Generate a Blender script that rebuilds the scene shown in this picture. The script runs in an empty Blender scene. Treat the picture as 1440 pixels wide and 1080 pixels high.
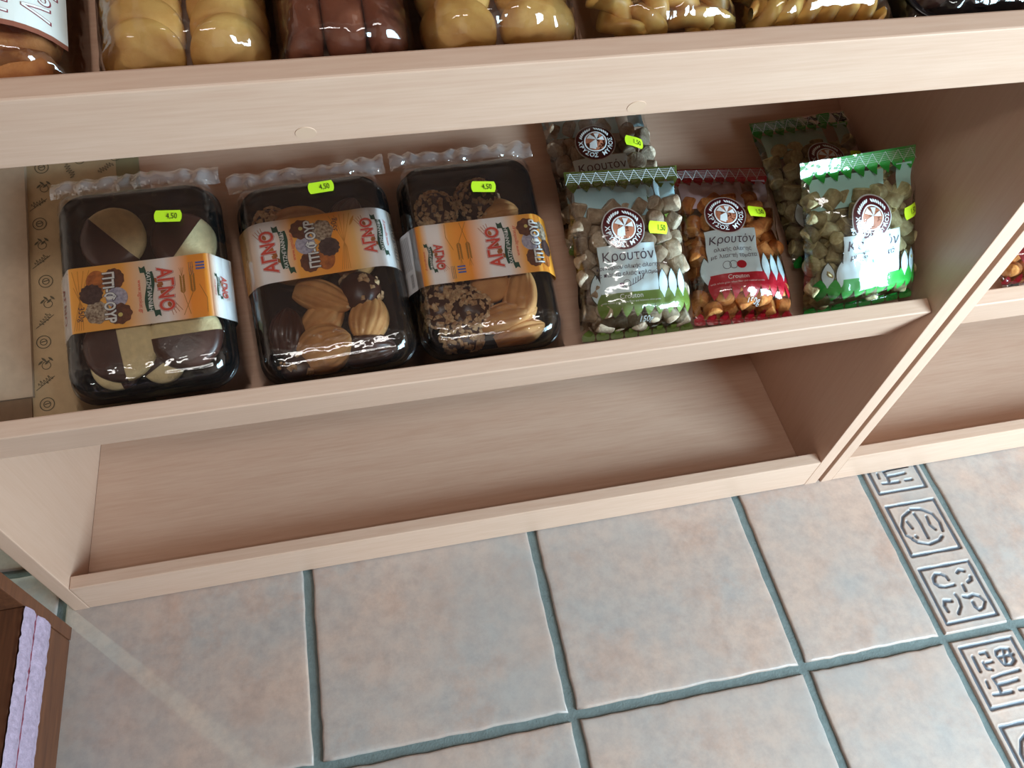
import bpy, bmesh, math, random
import numpy as np
from mathutils import Matrix, Vector, noise

# ------------------------------------------------------------------ camera, world, light
scn = bpy.context.scene
COL = scn.collection
cam_d = bpy.data.cameras.new('camera'); cam = bpy.data.objects.new('camera', cam_d); COL.objects.link(cam)
cam_d.sensor_width = 36.0; cam_d.lens = 1095.11 / 1440 * 36; cam_d.clip_start = 0.02; cam_d.clip_end = 60
R_ = [[0.97697211, 0.13692294, -0.16363865], [-0.20573309, 0.80782891, -0.55234622], [0.05656316, 0.57329274, 0.81739589]]
cam.matrix_world = Matrix.Translation((-0.120763, -0.418779, 0.984079)) @ Matrix(R_).to_4x4()
scn.camera = cam
vs = scn.view_settings
vs.view_transform = 'Standard'; vs.look = 'None'; vs.gamma = 1.0; vs.use_curve_mapping = False
vs.exposure = 0.06
scn.cycles.transparent_max_bounces = 24
scn.cycles.max_bounces = 8
scn.cycles.sample_clamp_indirect = 6.0

world = bpy.data.worlds.new('shop_ambient'); scn.world = world; world.use_nodes = True
bg = world.node_tree.nodes['Background']
bg.inputs[0].default_value = (1.0, 0.84, 0.73, 1); bg.inputs[1].default_value = 0.54

def area_light(name, loc, target, sx, sy, power, col):
    d = bpy.data.lights.new(name, 'AREA'); d.shape = 'RECTANGLE'; d.size = sx; d.size_y = sy
    d.energy = power; d.color = col
    o = bpy.data.objects.new(name, d); COL.objects.link(o)
    o.location = loc
    o.rotation_euler = (Vector(target) - Vector(loc)).to_track_quat('-Z', 'Y').to_euler()
    return o
# daylight from the glazed shop front, ahead and to the right of the shelves
area_light('shopfront_daylight', (1.12, -1.02, 0.73), (0.38, 0.05, 0.28), 0.78, 0.90, 60, (0.57, 0.84, 1.0))
# ceiling strip lamp over the aisle in front of the shelves
area_light('ceiling_lamp', (-0.25, -1.15, 2.35), (-0.1, 0.1, 0.4), 1.2, 0.22, 12, (1.0, 0.96, 0.92))
# daylight of the doorway behind the left end of the shelving, seen as a streak through the gap
area_light('side_doorway_daylight', (-1.75, 1.19, 0.62), (-0.5, -0.05, 0.0), 0.05, 0.5, 16, (0.66, 1.0, 0.92))

# ------------------------------------------------------------------ helpers
def srgb(r, g, b):
    f = lambda c: (c / 255 / 12.92) if c / 255 <= 0.04045 else ((c / 255 + 0.055) / 1.055) ** 2.4
    return (f(r), f(g), f(b), 1.0)

MATS = {}
def new_mat(name):
    m = bpy.data.materials.new(name); m.use_nodes = True
    MATS[name] = m
    nt = m.node_tree; return m, nt, nt.nodes['Principled BSDF']

def plain(name, col, rough=0.5, spec=0.5, coat=0.0, sss=0.0, noise_amt=0.0, nscale=60, bump=0.0, bscale=200, col2=None):
    if name in MATS: return MATS[name]
    m, nt, b = new_mat(name)
    b.inputs['Roughness'].default_value = rough
    b.inputs['Specular IOR Level'].default_value = spec
    b.inputs['Coat Weight'].default_value = coat
    b.inputs['Coat Roughness'].default_value = 0.08
    b.inputs['Base Color'].default_value = col
    if sss:
        b.inputs['Subsurface Weight'].default_value = sss
        b.inputs['Subsurface Radius'].default_value = (0.006, 0.003, 0.0015)
        b.inputs['Subsurface Scale'].default_value = 1.0
    tc = nt.nodes.new('ShaderNodeTexCoord')
    if noise_amt or col2:
        n = nt.nodes.new('ShaderNodeTexNoise'); n.inputs['Scale'].default_value = nscale; n.inputs['Detail'].default_value = 6
        nt.links.new(tc.outputs['Object'], n.inputs['Vector'])
        r = nt.nodes.new('ShaderNodeValToRGB')
        c2 = col2 or tuple(max(0, c * (1 - noise_amt)) for c in col[:3]) + (1,)
        r.color_ramp.elements[0].position = 0.32; r.color_ramp.elements[0].color = c2
        r.color_ramp.elements[1].position = 0.68; r.color_ramp.elements[1].color = col
        nt.links.new(n.outputs['Fac'], r.inputs[0]); nt.links.new(r.outputs[0], b.inputs['Base Color'])
    if bump:
        n2 = nt.nodes.new('ShaderNodeTexNoise'); n2.inputs['Scale'].default_value = bscale; n2.inputs['Detail'].default_value = 4
        nt.links.new(tc.outputs['Object'], n2.inputs['Vector'])
        bp = nt.nodes.new('ShaderNodeBump'); bp.inputs['Strength'].default_value = bump; bp.inputs['Distance'].default_value = 0.002
        nt.links.new(n2.outputs['Fac'], bp.inputs['Height']); nt.links.new(bp.outputs[0], b.inputs['Normal'])
    return m

def wood(name, c1, c2, rough=0.38, axis='x', scale=1.0):
    """laminate with fine grain running along one axis of the board"""
    m, nt, b = new_mat(name)
    tc = nt.nodes.new('ShaderNodeTexCoord'); mp = nt.nodes.new('ShaderNodeMapping')
    s = {'x': (1.6, 42, 42), 'z': (42, 42, 1.6), 'y': (42, 1.6, 42)}[axis]
    mp.inputs['Scale'].default_value = tuple(k * scale for k in s)
    nt.links.new(tc.outputs['Object'], mp.inputs['Vector'])
    n = nt.nodes.new('ShaderNodeTexNoise'); n.inputs['Scale'].default_value = 1.0; n.inputs['Detail'].default_value = 7; n.inputs['Roughness'].default_value = 0.62
    nt.links.new(mp.outputs[0], n.inputs['Vector'])
    mp2 = nt.nodes.new('ShaderNodeMapping')
    s2 = {'x': (22, 330, 330), 'z': (330, 330, 22), 'y': (330, 22, 330)}[axis]
    mp2.inputs['Scale'].default_value = s2
    nt.links.new(tc.outputs['Object'], mp2.inputs['Vector'])
    n2 = nt.nodes.new('ShaderNodeTexNoise'); n2.inputs['Scale'].default_value = 1.0; n2.inputs['Detail'].default_value = 3
    nt.links.new(mp2.outputs[0], n2.inputs['Vector'])
    mix = nt.nodes.new('ShaderNodeMath'); mix.operation = 'MULTIPLY_ADD'; mix.inputs[1].default_value = 0.55
    nt.links.new(n2.outputs['Fac'], mix.inputs[0])
    ml = nt.nodes.new('ShaderNodeMath'); ml.operation = 'MULTIPLY'; ml.inputs[1].default_value = 0.5
    nt.links.new(n.outputs['Fac'], ml.inputs[0]); nt.links.new(ml.outputs[0], mix.inputs[2])
    r = nt.nodes.new('ShaderNodeValToRGB')
    r.color_ramp.elements[0].position = 0.36; r.color_ramp.elements[0].color = c2
    r.color_ramp.elements[1].position = 0.66; r.color_ramp.elements[1].color = c1
    nt.links.new(mix.outputs[0], r.inputs[0]); nt.links.new(r.outputs[0], b.inputs['Base Color'])
    b.inputs['Roughness'].default_value = rough
    b.inputs['Specular IOR Level'].default_value = 0.5
    return m

def film_mat(name, tint=(0.97, 0.98, 0.98, 1), rough=0.05, extra=0.03, bump=0.25, bscale=70, haze=0.0):
    """thin clear cellophane: see-through sheet with a Fresnel sheen"""
    m = bpy.data.materials.new(name); m.use_nodes = True; MATS[name] = m
    nt = m.node_tree; nt.nodes.clear()
    out = nt.nodes.new('ShaderNodeOutputMaterial'); mix = nt.nodes.new('ShaderNodeMixShader')
    tr = nt.nodes.new('ShaderNodeBsdfTransparent'); tr.inputs[0].default_value = tint
    gl = nt.nodes.new('ShaderNodeBsdfGlossy'); gl.inputs['Roughness'].default_value = rough
    gl.inputs['Color'].default_value = (1, 1, 1, 1)
    fr = nt.nodes.new('ShaderNodeFresnel'); fr.inputs[0].default_value = 1.5
    ad = nt.nodes.new('ShaderNodeMath'); ad.operation = 'ADD'; ad.inputs[1].default_value = extra; ad.use_clamp = True
    nt.links.new(fr.outputs[0], ad.inputs[0]); nt.links.new(ad.outputs[0], mix.inputs[0])
    nt.links.new(tr.outputs[0], mix.inputs[1]); nt.links.new(gl.outputs[0], mix.inputs[2])
    tc = nt.nodes.new('ShaderNodeTexCoord')
    n2 = nt.nodes.new('ShaderNodeTexNoise'); n2.inputs['Scale'].default_value = bscale; n2.inputs['Detail'].default_value = 2
    nt.links.new(tc.outputs['Object'], n2.inputs['Vector'])
    bp = nt.nodes.new('ShaderNodeBump'); bp.inputs['Strength'].default_value = bump; bp.inputs['Distance'].default_value = 0.004
    nt.links.new(n2.outputs['Fac'], bp.inputs['Height'])
    nt.links.new(bp.outputs[0], gl.inputs['Normal'])
    if haze:
        df = nt.nodes.new('ShaderNodeBsdfDiffuse'); df.inputs[0].default_value = (0.85, 0.86, 0.88, 1)
        m2 = nt.nodes.new('ShaderNodeMixShader'); m2.inputs[0].default_value = haze
        nt.links.new(mix.outputs[0], m2.inputs[1]); nt.links.new(df.outputs[0], m2.inputs[2]); nt.links.new(m2.outputs[0], out.inputs[0])
    else:
        nt.links.new(mix.outputs[0], out.inputs[0])
    return m

def link_mesh(name, verts, faces, mat, parent=None, smooth=False, mats=None, fmat=None):
    me = bpy.data.meshes.new(name)
    me.from_pydata([tuple(map(float, v)) for v in verts], [], faces); me.update()
    for m in (mats or [mat]): me.materials.append(m)
    if fmat is not None: me.polygons.foreach_set('material_index', fmat)
    if smooth: me.polygons.foreach_set('use_smooth', [True] * len(me.polygons))
    o = bpy.data.objects.new(name, me); COL.objects.link(o)
    if parent is not None: o.parent = parent
    return o

def from_bm(name, bm, mat, parent=None, smooth=False):
    me = bpy.data.meshes.new(name); bm.to_mesh(me); bm.free()
    me.materials.append(mat)
    if smooth: me.polygons.foreach_set('use_smooth', [True] * len(me.polygons))
    o = bpy.data.objects.new(name, me); COL.objects.link(o)
    if parent is not None: o.parent = parent
    return o

def box_bm(bm, x0, x1, y0, y1, z0, z1):
    vs_ = [bm.verts.new((x, y, z)) for z in (z0, z1) for (x, y) in ((x0, y0), (x1, y0), (x1, y1), (x0, y1))]
    for f in ((3, 2, 1, 0), (4, 5, 6, 7), (0, 1, 5, 4), (1, 2, 6, 5), (2, 3, 7, 6), (3, 0, 4, 7)):
        bm.faces.new([vs_[i] for i in f])

def board(name, x0, x1, y0, y1, z0, z1, mat, parent=None, bev=0.0012, M=None):
    bm = bmesh.new(); box_bm(bm, x0, x1, y0, y1, z0, z1)
    if bev: bmesh.ops.bevel(bm, geom=list(bm.edges), offset=bev, segments=2, affect='EDGES', profile=0.6)
    o = from_bm(name, bm, mat, parent)
    if M is not None: o.matrix_local = M
    return o

def thing(name, label, cat, M=None, group=None):
    o = bpy.data.objects.new(name, None); COL.objects.link(o); o.empty_display_size = 0.02
    if M is not None: o.matrix_world = M
    o['label'] = label; o['category'] = cat
    if group: o['group'] = group
    return o

def loft(rings, close_bottom=True, close_top=True):
    """rings: list of equal-length closed 3D rings -> verts, faces"""
    n = len(rings[0]); V = [v for r in rings for v in r]; F = []
    for k in range(len(rings) - 1):
        for i in range(n):
            j = (i + 1) % n
            F.append((k * n + i, k * n + j, (k + 1) * n + j, (k + 1) * n + i))
    if close_bottom: F.append(tuple(range(n))[::-1])
    if close_top: F.append(tuple((len(rings) - 1) * n + i for i in range(n)))
    return V, F

def rrect(w, h, r, n=8, cx=0, cy=0):
    pts = []
    for (sx, sy, a0) in ((1, 1, 0), (-1, 1, 90), (-1, -1, 180), (1, -1, 270)):
        for k in range(n + 1):
            a = math.radians(a0 + 90 * k / n)
            pts.append((cx + sx * (w / 2 - r) + r * math.cos(a), cy + sy * (h / 2 - r) + r * math.sin(a)))
    return pts

def ring3(p2, z): return [(x, y, z) for x, y in p2]

# flat print: 2-D shapes that are laid onto a curved surface
class S2:
    def __init__(s): s.v = []; s.f = []
    def poly(s, pts):
        b = len(s.v); s.v += [tuple(q) for q in pts]; s.f.append(tuple(range(b, b + len(pts)))); return s
    def rect(s, x0, y0, x1, y1): return s.poly([(x0, y0), (x1, y0), (x1, y1), (x0, y1)])
    def disc(s, cx, cy, rx, ry=None, n=28, wob=0.0, k=9):
        ry = ry or rx
        return s.poly([(cx + rx * (1 + wob * math.sin(k * 2 * math.pi * i / n)) * math.cos(2 * math.pi * i / n),
                        cy + ry * (1 + wob * math.sin(k * 2 * math.pi * i / n)) * math.sin(2 * math.pi * i / n)) for i in range(n)])
    def ring(s, cx, cy, r0, r1, a0=0, a1=360, n=36):
        for i in range(n):
            a = math.radians(a0 + (a1 - a0) * i / n); b = math.radians(a0 + (a1 - a0) * (i + 1) / n)
            s.poly([(cx + r0 * math.cos(a), cy + r0 * math.sin(a)), (cx + r1 * math.cos(a), cy + r1 * math.sin(a)),
                    (cx + r1 * math.cos(b), cy + r1 * math.sin(b)), (cx + r0 * math.cos(b), cy + r0 * math.sin(b))])
        return s
    def leaf(s, cx, cy, w, h, ang=0, n=7):
        L = []; 
        for i in range(n + 1):
            t = i / n; L.append((w / 2 * math.sin(math.pi * t) ** 0.85, h * (t - .5)))
        pts = L + [(-x, y) for x, y in L[-2:0:-1]]
        c, q = math.cos(ang), math.sin(ang)
        return s.poly([(cx + c * x - q * y, cy + q * x + c * y) for x, y in pts])
    def stroke(s, pts, w):
        for (a, b) in zip(pts[:-1], pts[1:]):
            dx, dy = b[0] - a[0], b[1] - a[1]; l = math.hypot(dx, dy) or 1e-9
            nx, ny = -dy / l * w / 2, dx / l * w / 2; ex, ey = dx / l * w * .3, dy / l * w * .3
            s.poly([(a[0] - nx - ex, a[1] - ny - ey), (b[0] - nx + ex, b[1] - ny + ey), (b[0] + nx + ex, b[1] + ny + ey), (a[0] + nx - ex, a[1] + ny - ey)])
        return s
    def text(s, body, size, cx=0, cy=0, rot=0.0, off=0.0, shear=0.0, align='CENTER', sx=1.0):
        V, F = text_mesh(body, size, off, shear, align)
        c, q = math.cos(rot), math.sin(rot); b = len(s.v)
        s.v += [(cx + c * x * sx - q * y, cy + q * x * sx + c * y) for x, y in V]
        s.f += [tuple(i + b for i in f) for f in F]; return s
    def arc_text(s, body, size, cx, cy, r, a_mid, span, inward=False, off=0.0):
        n = len(body)
        for i, ch in enumerate(body):
            if ch == ' ': continue
            t = (i - (n - 1) / 2) / (n - 1)
            a = math.radians(a_mid + (span * t if inward else -span * t))
            rot = a + (math.pi / 2 if inward else -math.pi / 2)
            s.text(ch, size, cx + r * math.cos(a), cy + r * math.sin(a), rot, off)
        return s
    def moved(s, dx=0, dy=0, rot=0, sc=1.0):
        o = S2(); c, q = math.cos(rot) * sc, math.sin(rot) * sc
        o.v = [(dx + c * x - q * y, dy + q * x + c * y) for x, y in s.v]; o.f = list(s.f); return o

TXT = {}
def text_mesh(body, size, off, shear, align):
    body = body.translate(str.maketrans('ΚΜΧΡΥΟΤΖΗΑΙΝΕΒ', 'KMXPYOTZHAINEB'))
    key = (body, off, shear, align)
    if key not in TXT:
        c = bpy.data.curves.new('txt', 'FONT'); c.body = body; c.size = 1.0; c.offset = off; c.shear = shear
        c.align_x = align; c.align_y = 'CENTER'; c.resolution_u = 3
        o = bpy.data.objects.new('txt', c); me = o.to_mesh()
        TXT[key] = ([(v.co.x, v.co.y) for v in me.vertices], [tuple(p.vertices) for p in me.polygons])
        o.to_mesh_clear(); bpy.data.objects.remove(o); bpy.data.curves.remove(c)
    V, F = TXT[key]
    return [(x * size, y * size) for x, y in V], F

def decal(name, shape, mapfn, off, mat, parent, maxlen=0.006, iters=4):
    bm = bmesh.new()
    vv = [bm.verts.new((x, y, 0)) for x, y in shape.v]
    for f in shape.f:
        try: bm.faces.new([vv[i] for i in f])
        except ValueError: pass
    bmesh.ops.triangulate(bm, faces=[f for f in bm.faces if len(f.verts) > 3])
    for _ in range(iters):
        es = [e for e in bm.edges if e.calc_length() > maxlen]
        if not es: break
        bmesh.ops.subdivide_edges(bm, edges=es, cuts=1)
        bmesh.ops.triangulate(bm, faces=[f for f in bm.faces if len(f.verts) > 3])
    for v in bm.verts: v.co = mapfn(v.co.x, v.co.y, off)
    return from_bm(name, bm, mat, parent)

def nz(x, y, z=0.0): return noise.noise(Vector((x, y, z)))

# ------------------------------------------------------------------ shared materials
W_X = wood('beech_laminate_long', srgb(201, 166, 144), srgb(191, 153, 130), axis='x')
W_Z = wood('beech_laminate_upright', srgb(197, 161, 139), srgb(191, 153, 130), axis='z')
W_CAP = plain('screw_cap_beige', srgb(198, 163, 138), 0.45)
DARKWOOD = wood('reddish_brown_wood', srgb(106, 62, 38), srgb(80, 45, 28), 0.5, 'y')
FILM = film_mat('cellophane', rough=0.05, extra=0.02, bump=0.5, bscale=55, haze=0.004)
FILM_S = film_mat('crumpled_cellophane_seal', rough=0.10, extra=0.16, bump=0.9, bscale=90, haze=0.16)
FILM_B = film_mat('printed_pouch_film', rough=0.09, extra=0.025, bump=0.55, bscale=48)
LID = film_mat('clear_plastic_lid', tint=(0.98, 0.98, 0.98, 1), rough=0.05, extra=0.0, bump=0.08, bscale=40)
BLACKPL = plain('black_plastic_tray', srgb(20, 18, 22), 0.22, 0.5)
NEON = plain('neon_yellow_paper', srgb(212, 250, 40), 0.6)
INK = plain('black_ink', srgb(22, 20, 22), 0.5)
WHITEINK = plain('white_ink', srgb(240, 242, 240), 0.45)

# ------------------------------------------------------------------ floor: grout bed, single tiles, relief border tiles
floor = link_mesh('floor', [(-2.1, -1.9, -0.004), (2.3, -1.9, -0.004), (2.3, 1.0, -0.004), (-2.1, 1.0, -0.004)], [(0, 1, 2, 3)],
                  plain('grey_green_grout', srgb(104, 112, 109), 0.85, noise_amt=0.2, nscale=120, bump=0.4, bscale=400))
floor.rotation_euler.z = -0.006468; floor.location = (0, -0.0012, 0)
floor['kind'] = 'structure'; floor['label'] = 'terracotta and grey tiled shop floor with grey green grout'

def tile_material():
    m, nt, b = new_mat('mottled_ceramic')
    tc = nt.nodes.new('ShaderNodeTexCoord'); oi = nt.nodes.new('ShaderNodeObjectInfo')
    ad = nt.nodes.new('ShaderNodeVectorMath'); ad.operation = 'MULTIPLY_ADD'
    nt.links.new(oi.outputs['Random'], ad.inputs[0]); ad.inputs[1].default_value = (37, 61, 17)
    nt.links.new(tc.outputs['Object'], ad.inputs[2])
    def nse(scale, det, rough=0.55):
        n = nt.nodes.new('ShaderNodeTexNoise'); n.inputs['Scale'].default_value = scale; n.inputs['Detail'].default_value = det
        n.inputs['Roughness'].default_value = rough
        nt.links.new(ad.outputs[0], n.inputs['Vector']); return n
    def ramp(n, p0, c0, p1, c1):
        r = nt.nodes.new('ShaderNodeValToRGB'); e = r.color_ramp.elements
        e[0].position = p0; e[0].color = c0; e[1].position = p1; e[1].color = c1
        nt.links.new(n.outputs['Fac'], r.inputs[0]); return r
    a = ramp(nse(9, 7, 0.62), 0.36, srgb(166, 153, 145), 0.64, srgb(184, 155, 139))
    f = ramp(nse(11, 8, 0.7), 0.5, (0, 0, 0, 1), 0.72, (1, 1, 1, 1))
    mx = nt.nodes.new('ShaderNodeMix'); mx.data_type = 'RGBA'; mx.blend_type = 'MIX'
    nt.links.new(f.outputs[0], mx.inputs['Factor']); nt.links.new(a.outputs[0], mx.inputs['A']); mx.inputs['B'].default_value = srgb(175, 141, 124)
    g = ramp(nse(60, 6, 0.75), 0.30, (0.72, 0.73, 0.76, 1), 0.60, (1, 1, 1, 1))
    mu = nt.nodes.new('ShaderNodeMix'); mu.data_type = 'RGBA'; mu.blend_type = 'MULTIPLY'; mu.inputs['Factor'].default_value = 0.8
    nt.links.new(mx.outputs['Result'], mu.inputs['A']); nt.links.new(g.outputs[0], mu.inputs['B'])
    h = ramp(nse(5, 4), 0.45, (0, 0, 0, 1), 0.75, (0.55, 0.55, 0.55, 1))
    m2 = nt.nodes.new('ShaderNodeMix'); m2.data_type = 'RGBA'
    nt.links.new(h.outputs[0], m2.inputs['Factor']); nt.links.new(mu.outputs['Result'], m2.inputs['A']); m2.inputs['B'].default_value = srgb(150, 146, 142)
    # grooves of the relief tiles hold grey-green dirt (attribute is zero on the plain tiles)
    at = nt.nodes.new('ShaderNodeAttribute'); at.attribute_name = 'groove'
    m3 = nt.nodes.new('ShaderNodeMix'); m3.data_type = 'RGBA'
    nt.links.new(at.outputs['Fac'], m3.inputs['Factor']); nt.links.new(m2.outputs['Result'], m3.inputs['A']); m3.inputs['B'].default_value = srgb(86, 88, 95)
    nt.links.new(m3.outputs['Result'], b.inputs['Base Color'])
    b.inputs['Roughness'].default_value = 0.42; b.inputs['Specular IOR Level'].default_value = 0.5
    bp = nt.nodes.new('ShaderNodeBump'); bp.inputs['Strength'].default_value = 0.25; bp.inputs['Distance'].default_value = 0.002
    n = nse(26, 5); nt.links.new(n.outputs['Fac'], bp.inputs['Height']); nt.links.new(bp.outputs[0], b.inputs['Normal'])
    return m
TILE = tile_material()

def tile_mesh(w, h, seed, n=22):
    """hand-made looking tile: wavy rounded edges, slightly uneven top; origin at its lower left corner"""
    rows = []
    def edge(inset, z, amp=1.0):
        pts = []
        per = [((inset, inset), (w - inset, inset)), ((w - inset, inset), (w - inset, h - inset)),
               ((w - inset, h - inset), (inset, h - inset)), ((inset, h - inset), (inset, inset))]
        for q, (a, b) in enumerate(per):
            nx, ny = ((0, 1), (-1, 0), (0, -1), (1, 0))[q]
            for i in range(n):
                t = i / n
                x = a[0] + (b[0] - a[0]) * t; y = a[1] + (b[1] - a[1]) * t
                d = amp * (0.0013 * nz(t * 9 + q * 13, seed * 7.1) + 0.0011 * nz(t * 26 + q * 5, seed * 3.3 + 9))
                c = max(0, 1 - min(t, 1 - t) * n / 2.0) * 0.0025
                pts.append((x + nx * (d + 0.0012) + (c if a[0] < w / 2 and q in (0, 3) else 0) * 0, y + ny * (d + 0.0012), z))
        return pts
    g = 0.0048
    rings = [edge(g, -0.006), edge(g + 0.0002, -0.0016), edge(g + 0.0012, -0.0005), edge(g + 0.003, -0.00005), edge(g + 0.008, 0.0, 0.4)]
    V, F = loft(rings, False, True)
    me = bpy.data.meshes.new('tile'); me.from_pydata(V, [], F); me.update(); me.materials.append(TILE)
    me.polygons.foreach_set('use_smooth', [True] * (len(F) - 1) + [False])
    return me

def add_tile(me, x, y, name='tile'):
    o = bpy.data.objects.new(name, me); COL.objects.link(o); o.parent = floor; o.location = (x, y, 0); return o

X0, YL, XB, SW = -0.2484, -0.2387, 0.5504, 0.1006
full = [tile_mesh(0.3, 0.3, s) for s in (1, 2, 3, 4)]
cut = [tile_mesh(XB - X0 - 0.6, 0.3, s) for s in (11, 12)]
ci = 0
for r in range(-5, 4):
    y = YL + 0.3 * r
    for k in range(-6, 2):
        add_tile(full[ci % 4], X0 + 0.3 * k, y); ci += 1
    add_tile(cut[r % 2], X0 + 0.6, y)
    for k in range(5):
        add_tile(full[ci % 4], XB + SW + 0.3 * k, y); ci += 1
    ci += 1

def aff(pts, o, ex, ey):
    M = np.linalg.inv(np.array([[ex[0], ey[0]], [ex[1], ey[1]]], float))
    return [tuple(M @ (np.array(q, float) - np.array(o, float))) for q in pts]
GA = dict(o=(165, 170), ex=(380, -80), ey=(245, 465), s=[
    [(265, 240), (320, 350)], [(320, 215), (360, 205), (380, 240)], [(345, 285), (370, 330), (410, 340)], [(370, 288), (410, 280)],
    [(435, 195), (475, 175), (530, 180), (548, 230), (575, 270), (555, 300), (500, 302), (470, 270), (440, 230), (435, 195)],
    [(450, 245), (560, 222)], [(488, 180), (515, 300)], [(610, 345), (480, 380), (415, 405), (455, 460), (485, 525)],
    [(455, 457), (530, 440), (600, 420)], [(425, 530), (480, 525), (560, 510)], [(370, 430), (390, 475)], [(612, 495), (665, 484)]])
GB = dict(o=(360, 180), ex=(165, -28), ey=(90, 172), s=[
    [(440, 196), (418, 215), (415, 250), (430, 280), (450, 290)], [(446, 188), (480, 188), (520, 205), (545, 235), (555, 265)],
    [(452, 294), (470, 305), (510, 312), (545, 298), (553, 285)], [(432, 232), (450, 255)], [(464, 284), (467, 287)],
    [(457, 205), (480, 240), (497, 275), (505, 290)], [(500, 215), (512, 245), (530, 260)]])
GC = dict(o=(80, 290), ex=(460, -105), ey=(290, 523), s=[
    [(360, 380), (335, 345), (290, 325), (240, 325), (220, 370), (235, 420), (280, 450), (340, 455), (420, 432)],
    [(440, 310), (460, 280), (505, 290)], [(568, 345), (575, 375), (545, 400)], [(498, 430), (525, 485)],
    [(370, 690), (335, 640), (335, 590), (400, 590)], [(430, 525), (465, 570), (490, 640), (470, 710)],
    [(510, 545), (560, 550), (600, 525), (660, 540), (710, 590), (700, 650), (660, 672), (620, 640), (600, 600)]])
def border_mesh(seed):
    w, h = SW, 0.3; step = 0.00085
    nx, ny = int(w / step), int(h / step)
    g0 = 0.0036
    xs = np.linspace(g0, w - g0, nx); ys = np.linspace(0.0048, h - 0.0048, ny)
    PX, PY = np.meshgrid(xs, ys)
    Wx = np.array([[nz(x * 60, y * 60, seed) for x in xs[::6]] for y in ys[::6]])
    Wx = np.repeat(np.repeat(Wx, 6, 0), 6, 1)[:ny, :nx] * 0.0007
    D = np.full(PX.shape, 9.0)
    segs = []
    for (G, top) in ((GA, h - 0.0146), (GB, h - 0.1115), (GC, h - 0.2072)):
        s = 0.0755; x0 = 0.0126
        for st in G['s']:
            q = [(x0 + a * s, top - b * s) for a, b in aff(st, G['o'], G['ex'], G['ey'])]
            segs += [(a, b, 0.0020) for a, b in zip(q[:-1], q[1:])]
        sq = [(x0, top), (x0 + s, top), (x0 + s, top - s), (x0, top - s), (x0, top)]
        segs += [(a, b, 0.0021) for a, b in zip(sq[:-1], sq[1:])]
    for a, b, hw in segs:
        ax, ay = a; dx, dy = b[0] - a[0], b[1] - a[1]; L2 = dx * dx + dy * dy + 1e-12
        t = np.clip(((PX - ax) * dx + (PY - ay) * dy) / L2, 0, 1)
        d = np.hypot(PX - ax - t * dx, PY - ay - t * dy) - hw
        D = np.minimum(D, d)
    D = D + Wx
    groove = np.clip(0.5 - D / 0.0016, 0, 1); groove = groove * groove * (3 - 2 * groove)
    rim = np.clip(1 - np.abs(D - 0.0018) / 0.0022, 0, 1) * 0.00022
    Z = -0.0022 * groove + rim
    edge = np.minimum(np.minimum(PX - g0, w - g0 - PX), np.minimum(PY - 0.0048, h - 0.0048 - PY))
    Z -= 0.005 * np.clip(1 - edge / 0.0022, 0, 1) ** 2
    V = np.stack([PX, PY, Z], -1).reshape(-1, 3)
    idx = np.arange(nx * ny).reshape(ny, nx)
    F = np.stack([idx[:-1, :-1], idx[:-1, 1:], idx[1:, 1:], idx[1:, :-1]], -1).reshape(-1, 4)
    me = bpy.data.meshes.new('border_tile'); me.from_pydata(V.tolist(), [], F.tolist()); me.update(); me.materials.append(TILE)
    me.polygons.foreach_set('use_smooth', [True] * len(me.polygons))
    at = me.attributes.new('groove', 'FLOAT', 'POINT'); at.data.foreach_set('value', (groove * 1.0).reshape(-1).astype(np.float32))
    return me
bmesh_border = border_mesh(5)
for r in range(-3, 2):
    o = add_tile(bmesh_border, XB, YL + 0.3 * r, 'border_tile')
    o['label'] = 'narrow border tile with three embossed squares of glyphs'

# ------------------------------------------------------------------ unseen room shell around the aisle, added to cut light from above and left (open towards the glazed front and right)
PLASTER = plain('warm_plaster', srgb(196, 172, 150), 0.9, noise_amt=0.05, nscale=8)
CEIL = plain('ceiling_board', srgb(150, 134, 120), 0.9, noise_amt=0.05, nscale=8)
for nm, dims, mt in (('ceiling', (-2.1, 2.3, -1.9, 1.6, 2.40, 2.44), CEIL), ('wall_left', (-2.16, -2.1, -1.9, 1.6, -0.01, 2.40), PLASTER),
                     ('added_shade_wall_front', (-2.1, 0.10, -1.96, -1.9, -0.01, 2.40), PLASTER), ('wall_back', (-0.62, 2.3, 0.44, 0.50, -0.01, 2.40), PLASTER)):  # unseen front wall is added and sized to darken the left side
    o = board(nm, *dims, mt, None, 0); o['kind'] = 'structure'

# ------------------------------------------------------------------ shelving units
TILT = math.radians(21.0)
VD = Vector((0, math.cos(TILT), math.sin(TILT))); WD = Vector((0, -math.sin(TILT), math.cos(TILT)))
def shelf_origin(y, z, thick, liph): return Vector((0, y, z)) + thick * VD - liph * WD
O_MID = shelf_origin(0.006, 0.380, 0.0165, 0.045)
O_TOP = shelf_origin(-0.004, 0.711, 0.0148, 0.045)
O_HIGH = shelf_origin(-0.004, 1.045, 0.0148, 0.045)  # unseen upper shelf, added to shade the shelf lip below it
def SM(O, u, v, w, rz=0.0, tilt=0.0):
    return Matrix.Translation(O + Vector((u, 0, 0)) + v * VD + w * WD) @ Matrix.Rotation(TILT, 4, 'X') @ Matrix.Rotation(rz, 4, 'Z') @ Matrix.Rotation(tilt, 4, 'X')

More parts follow.
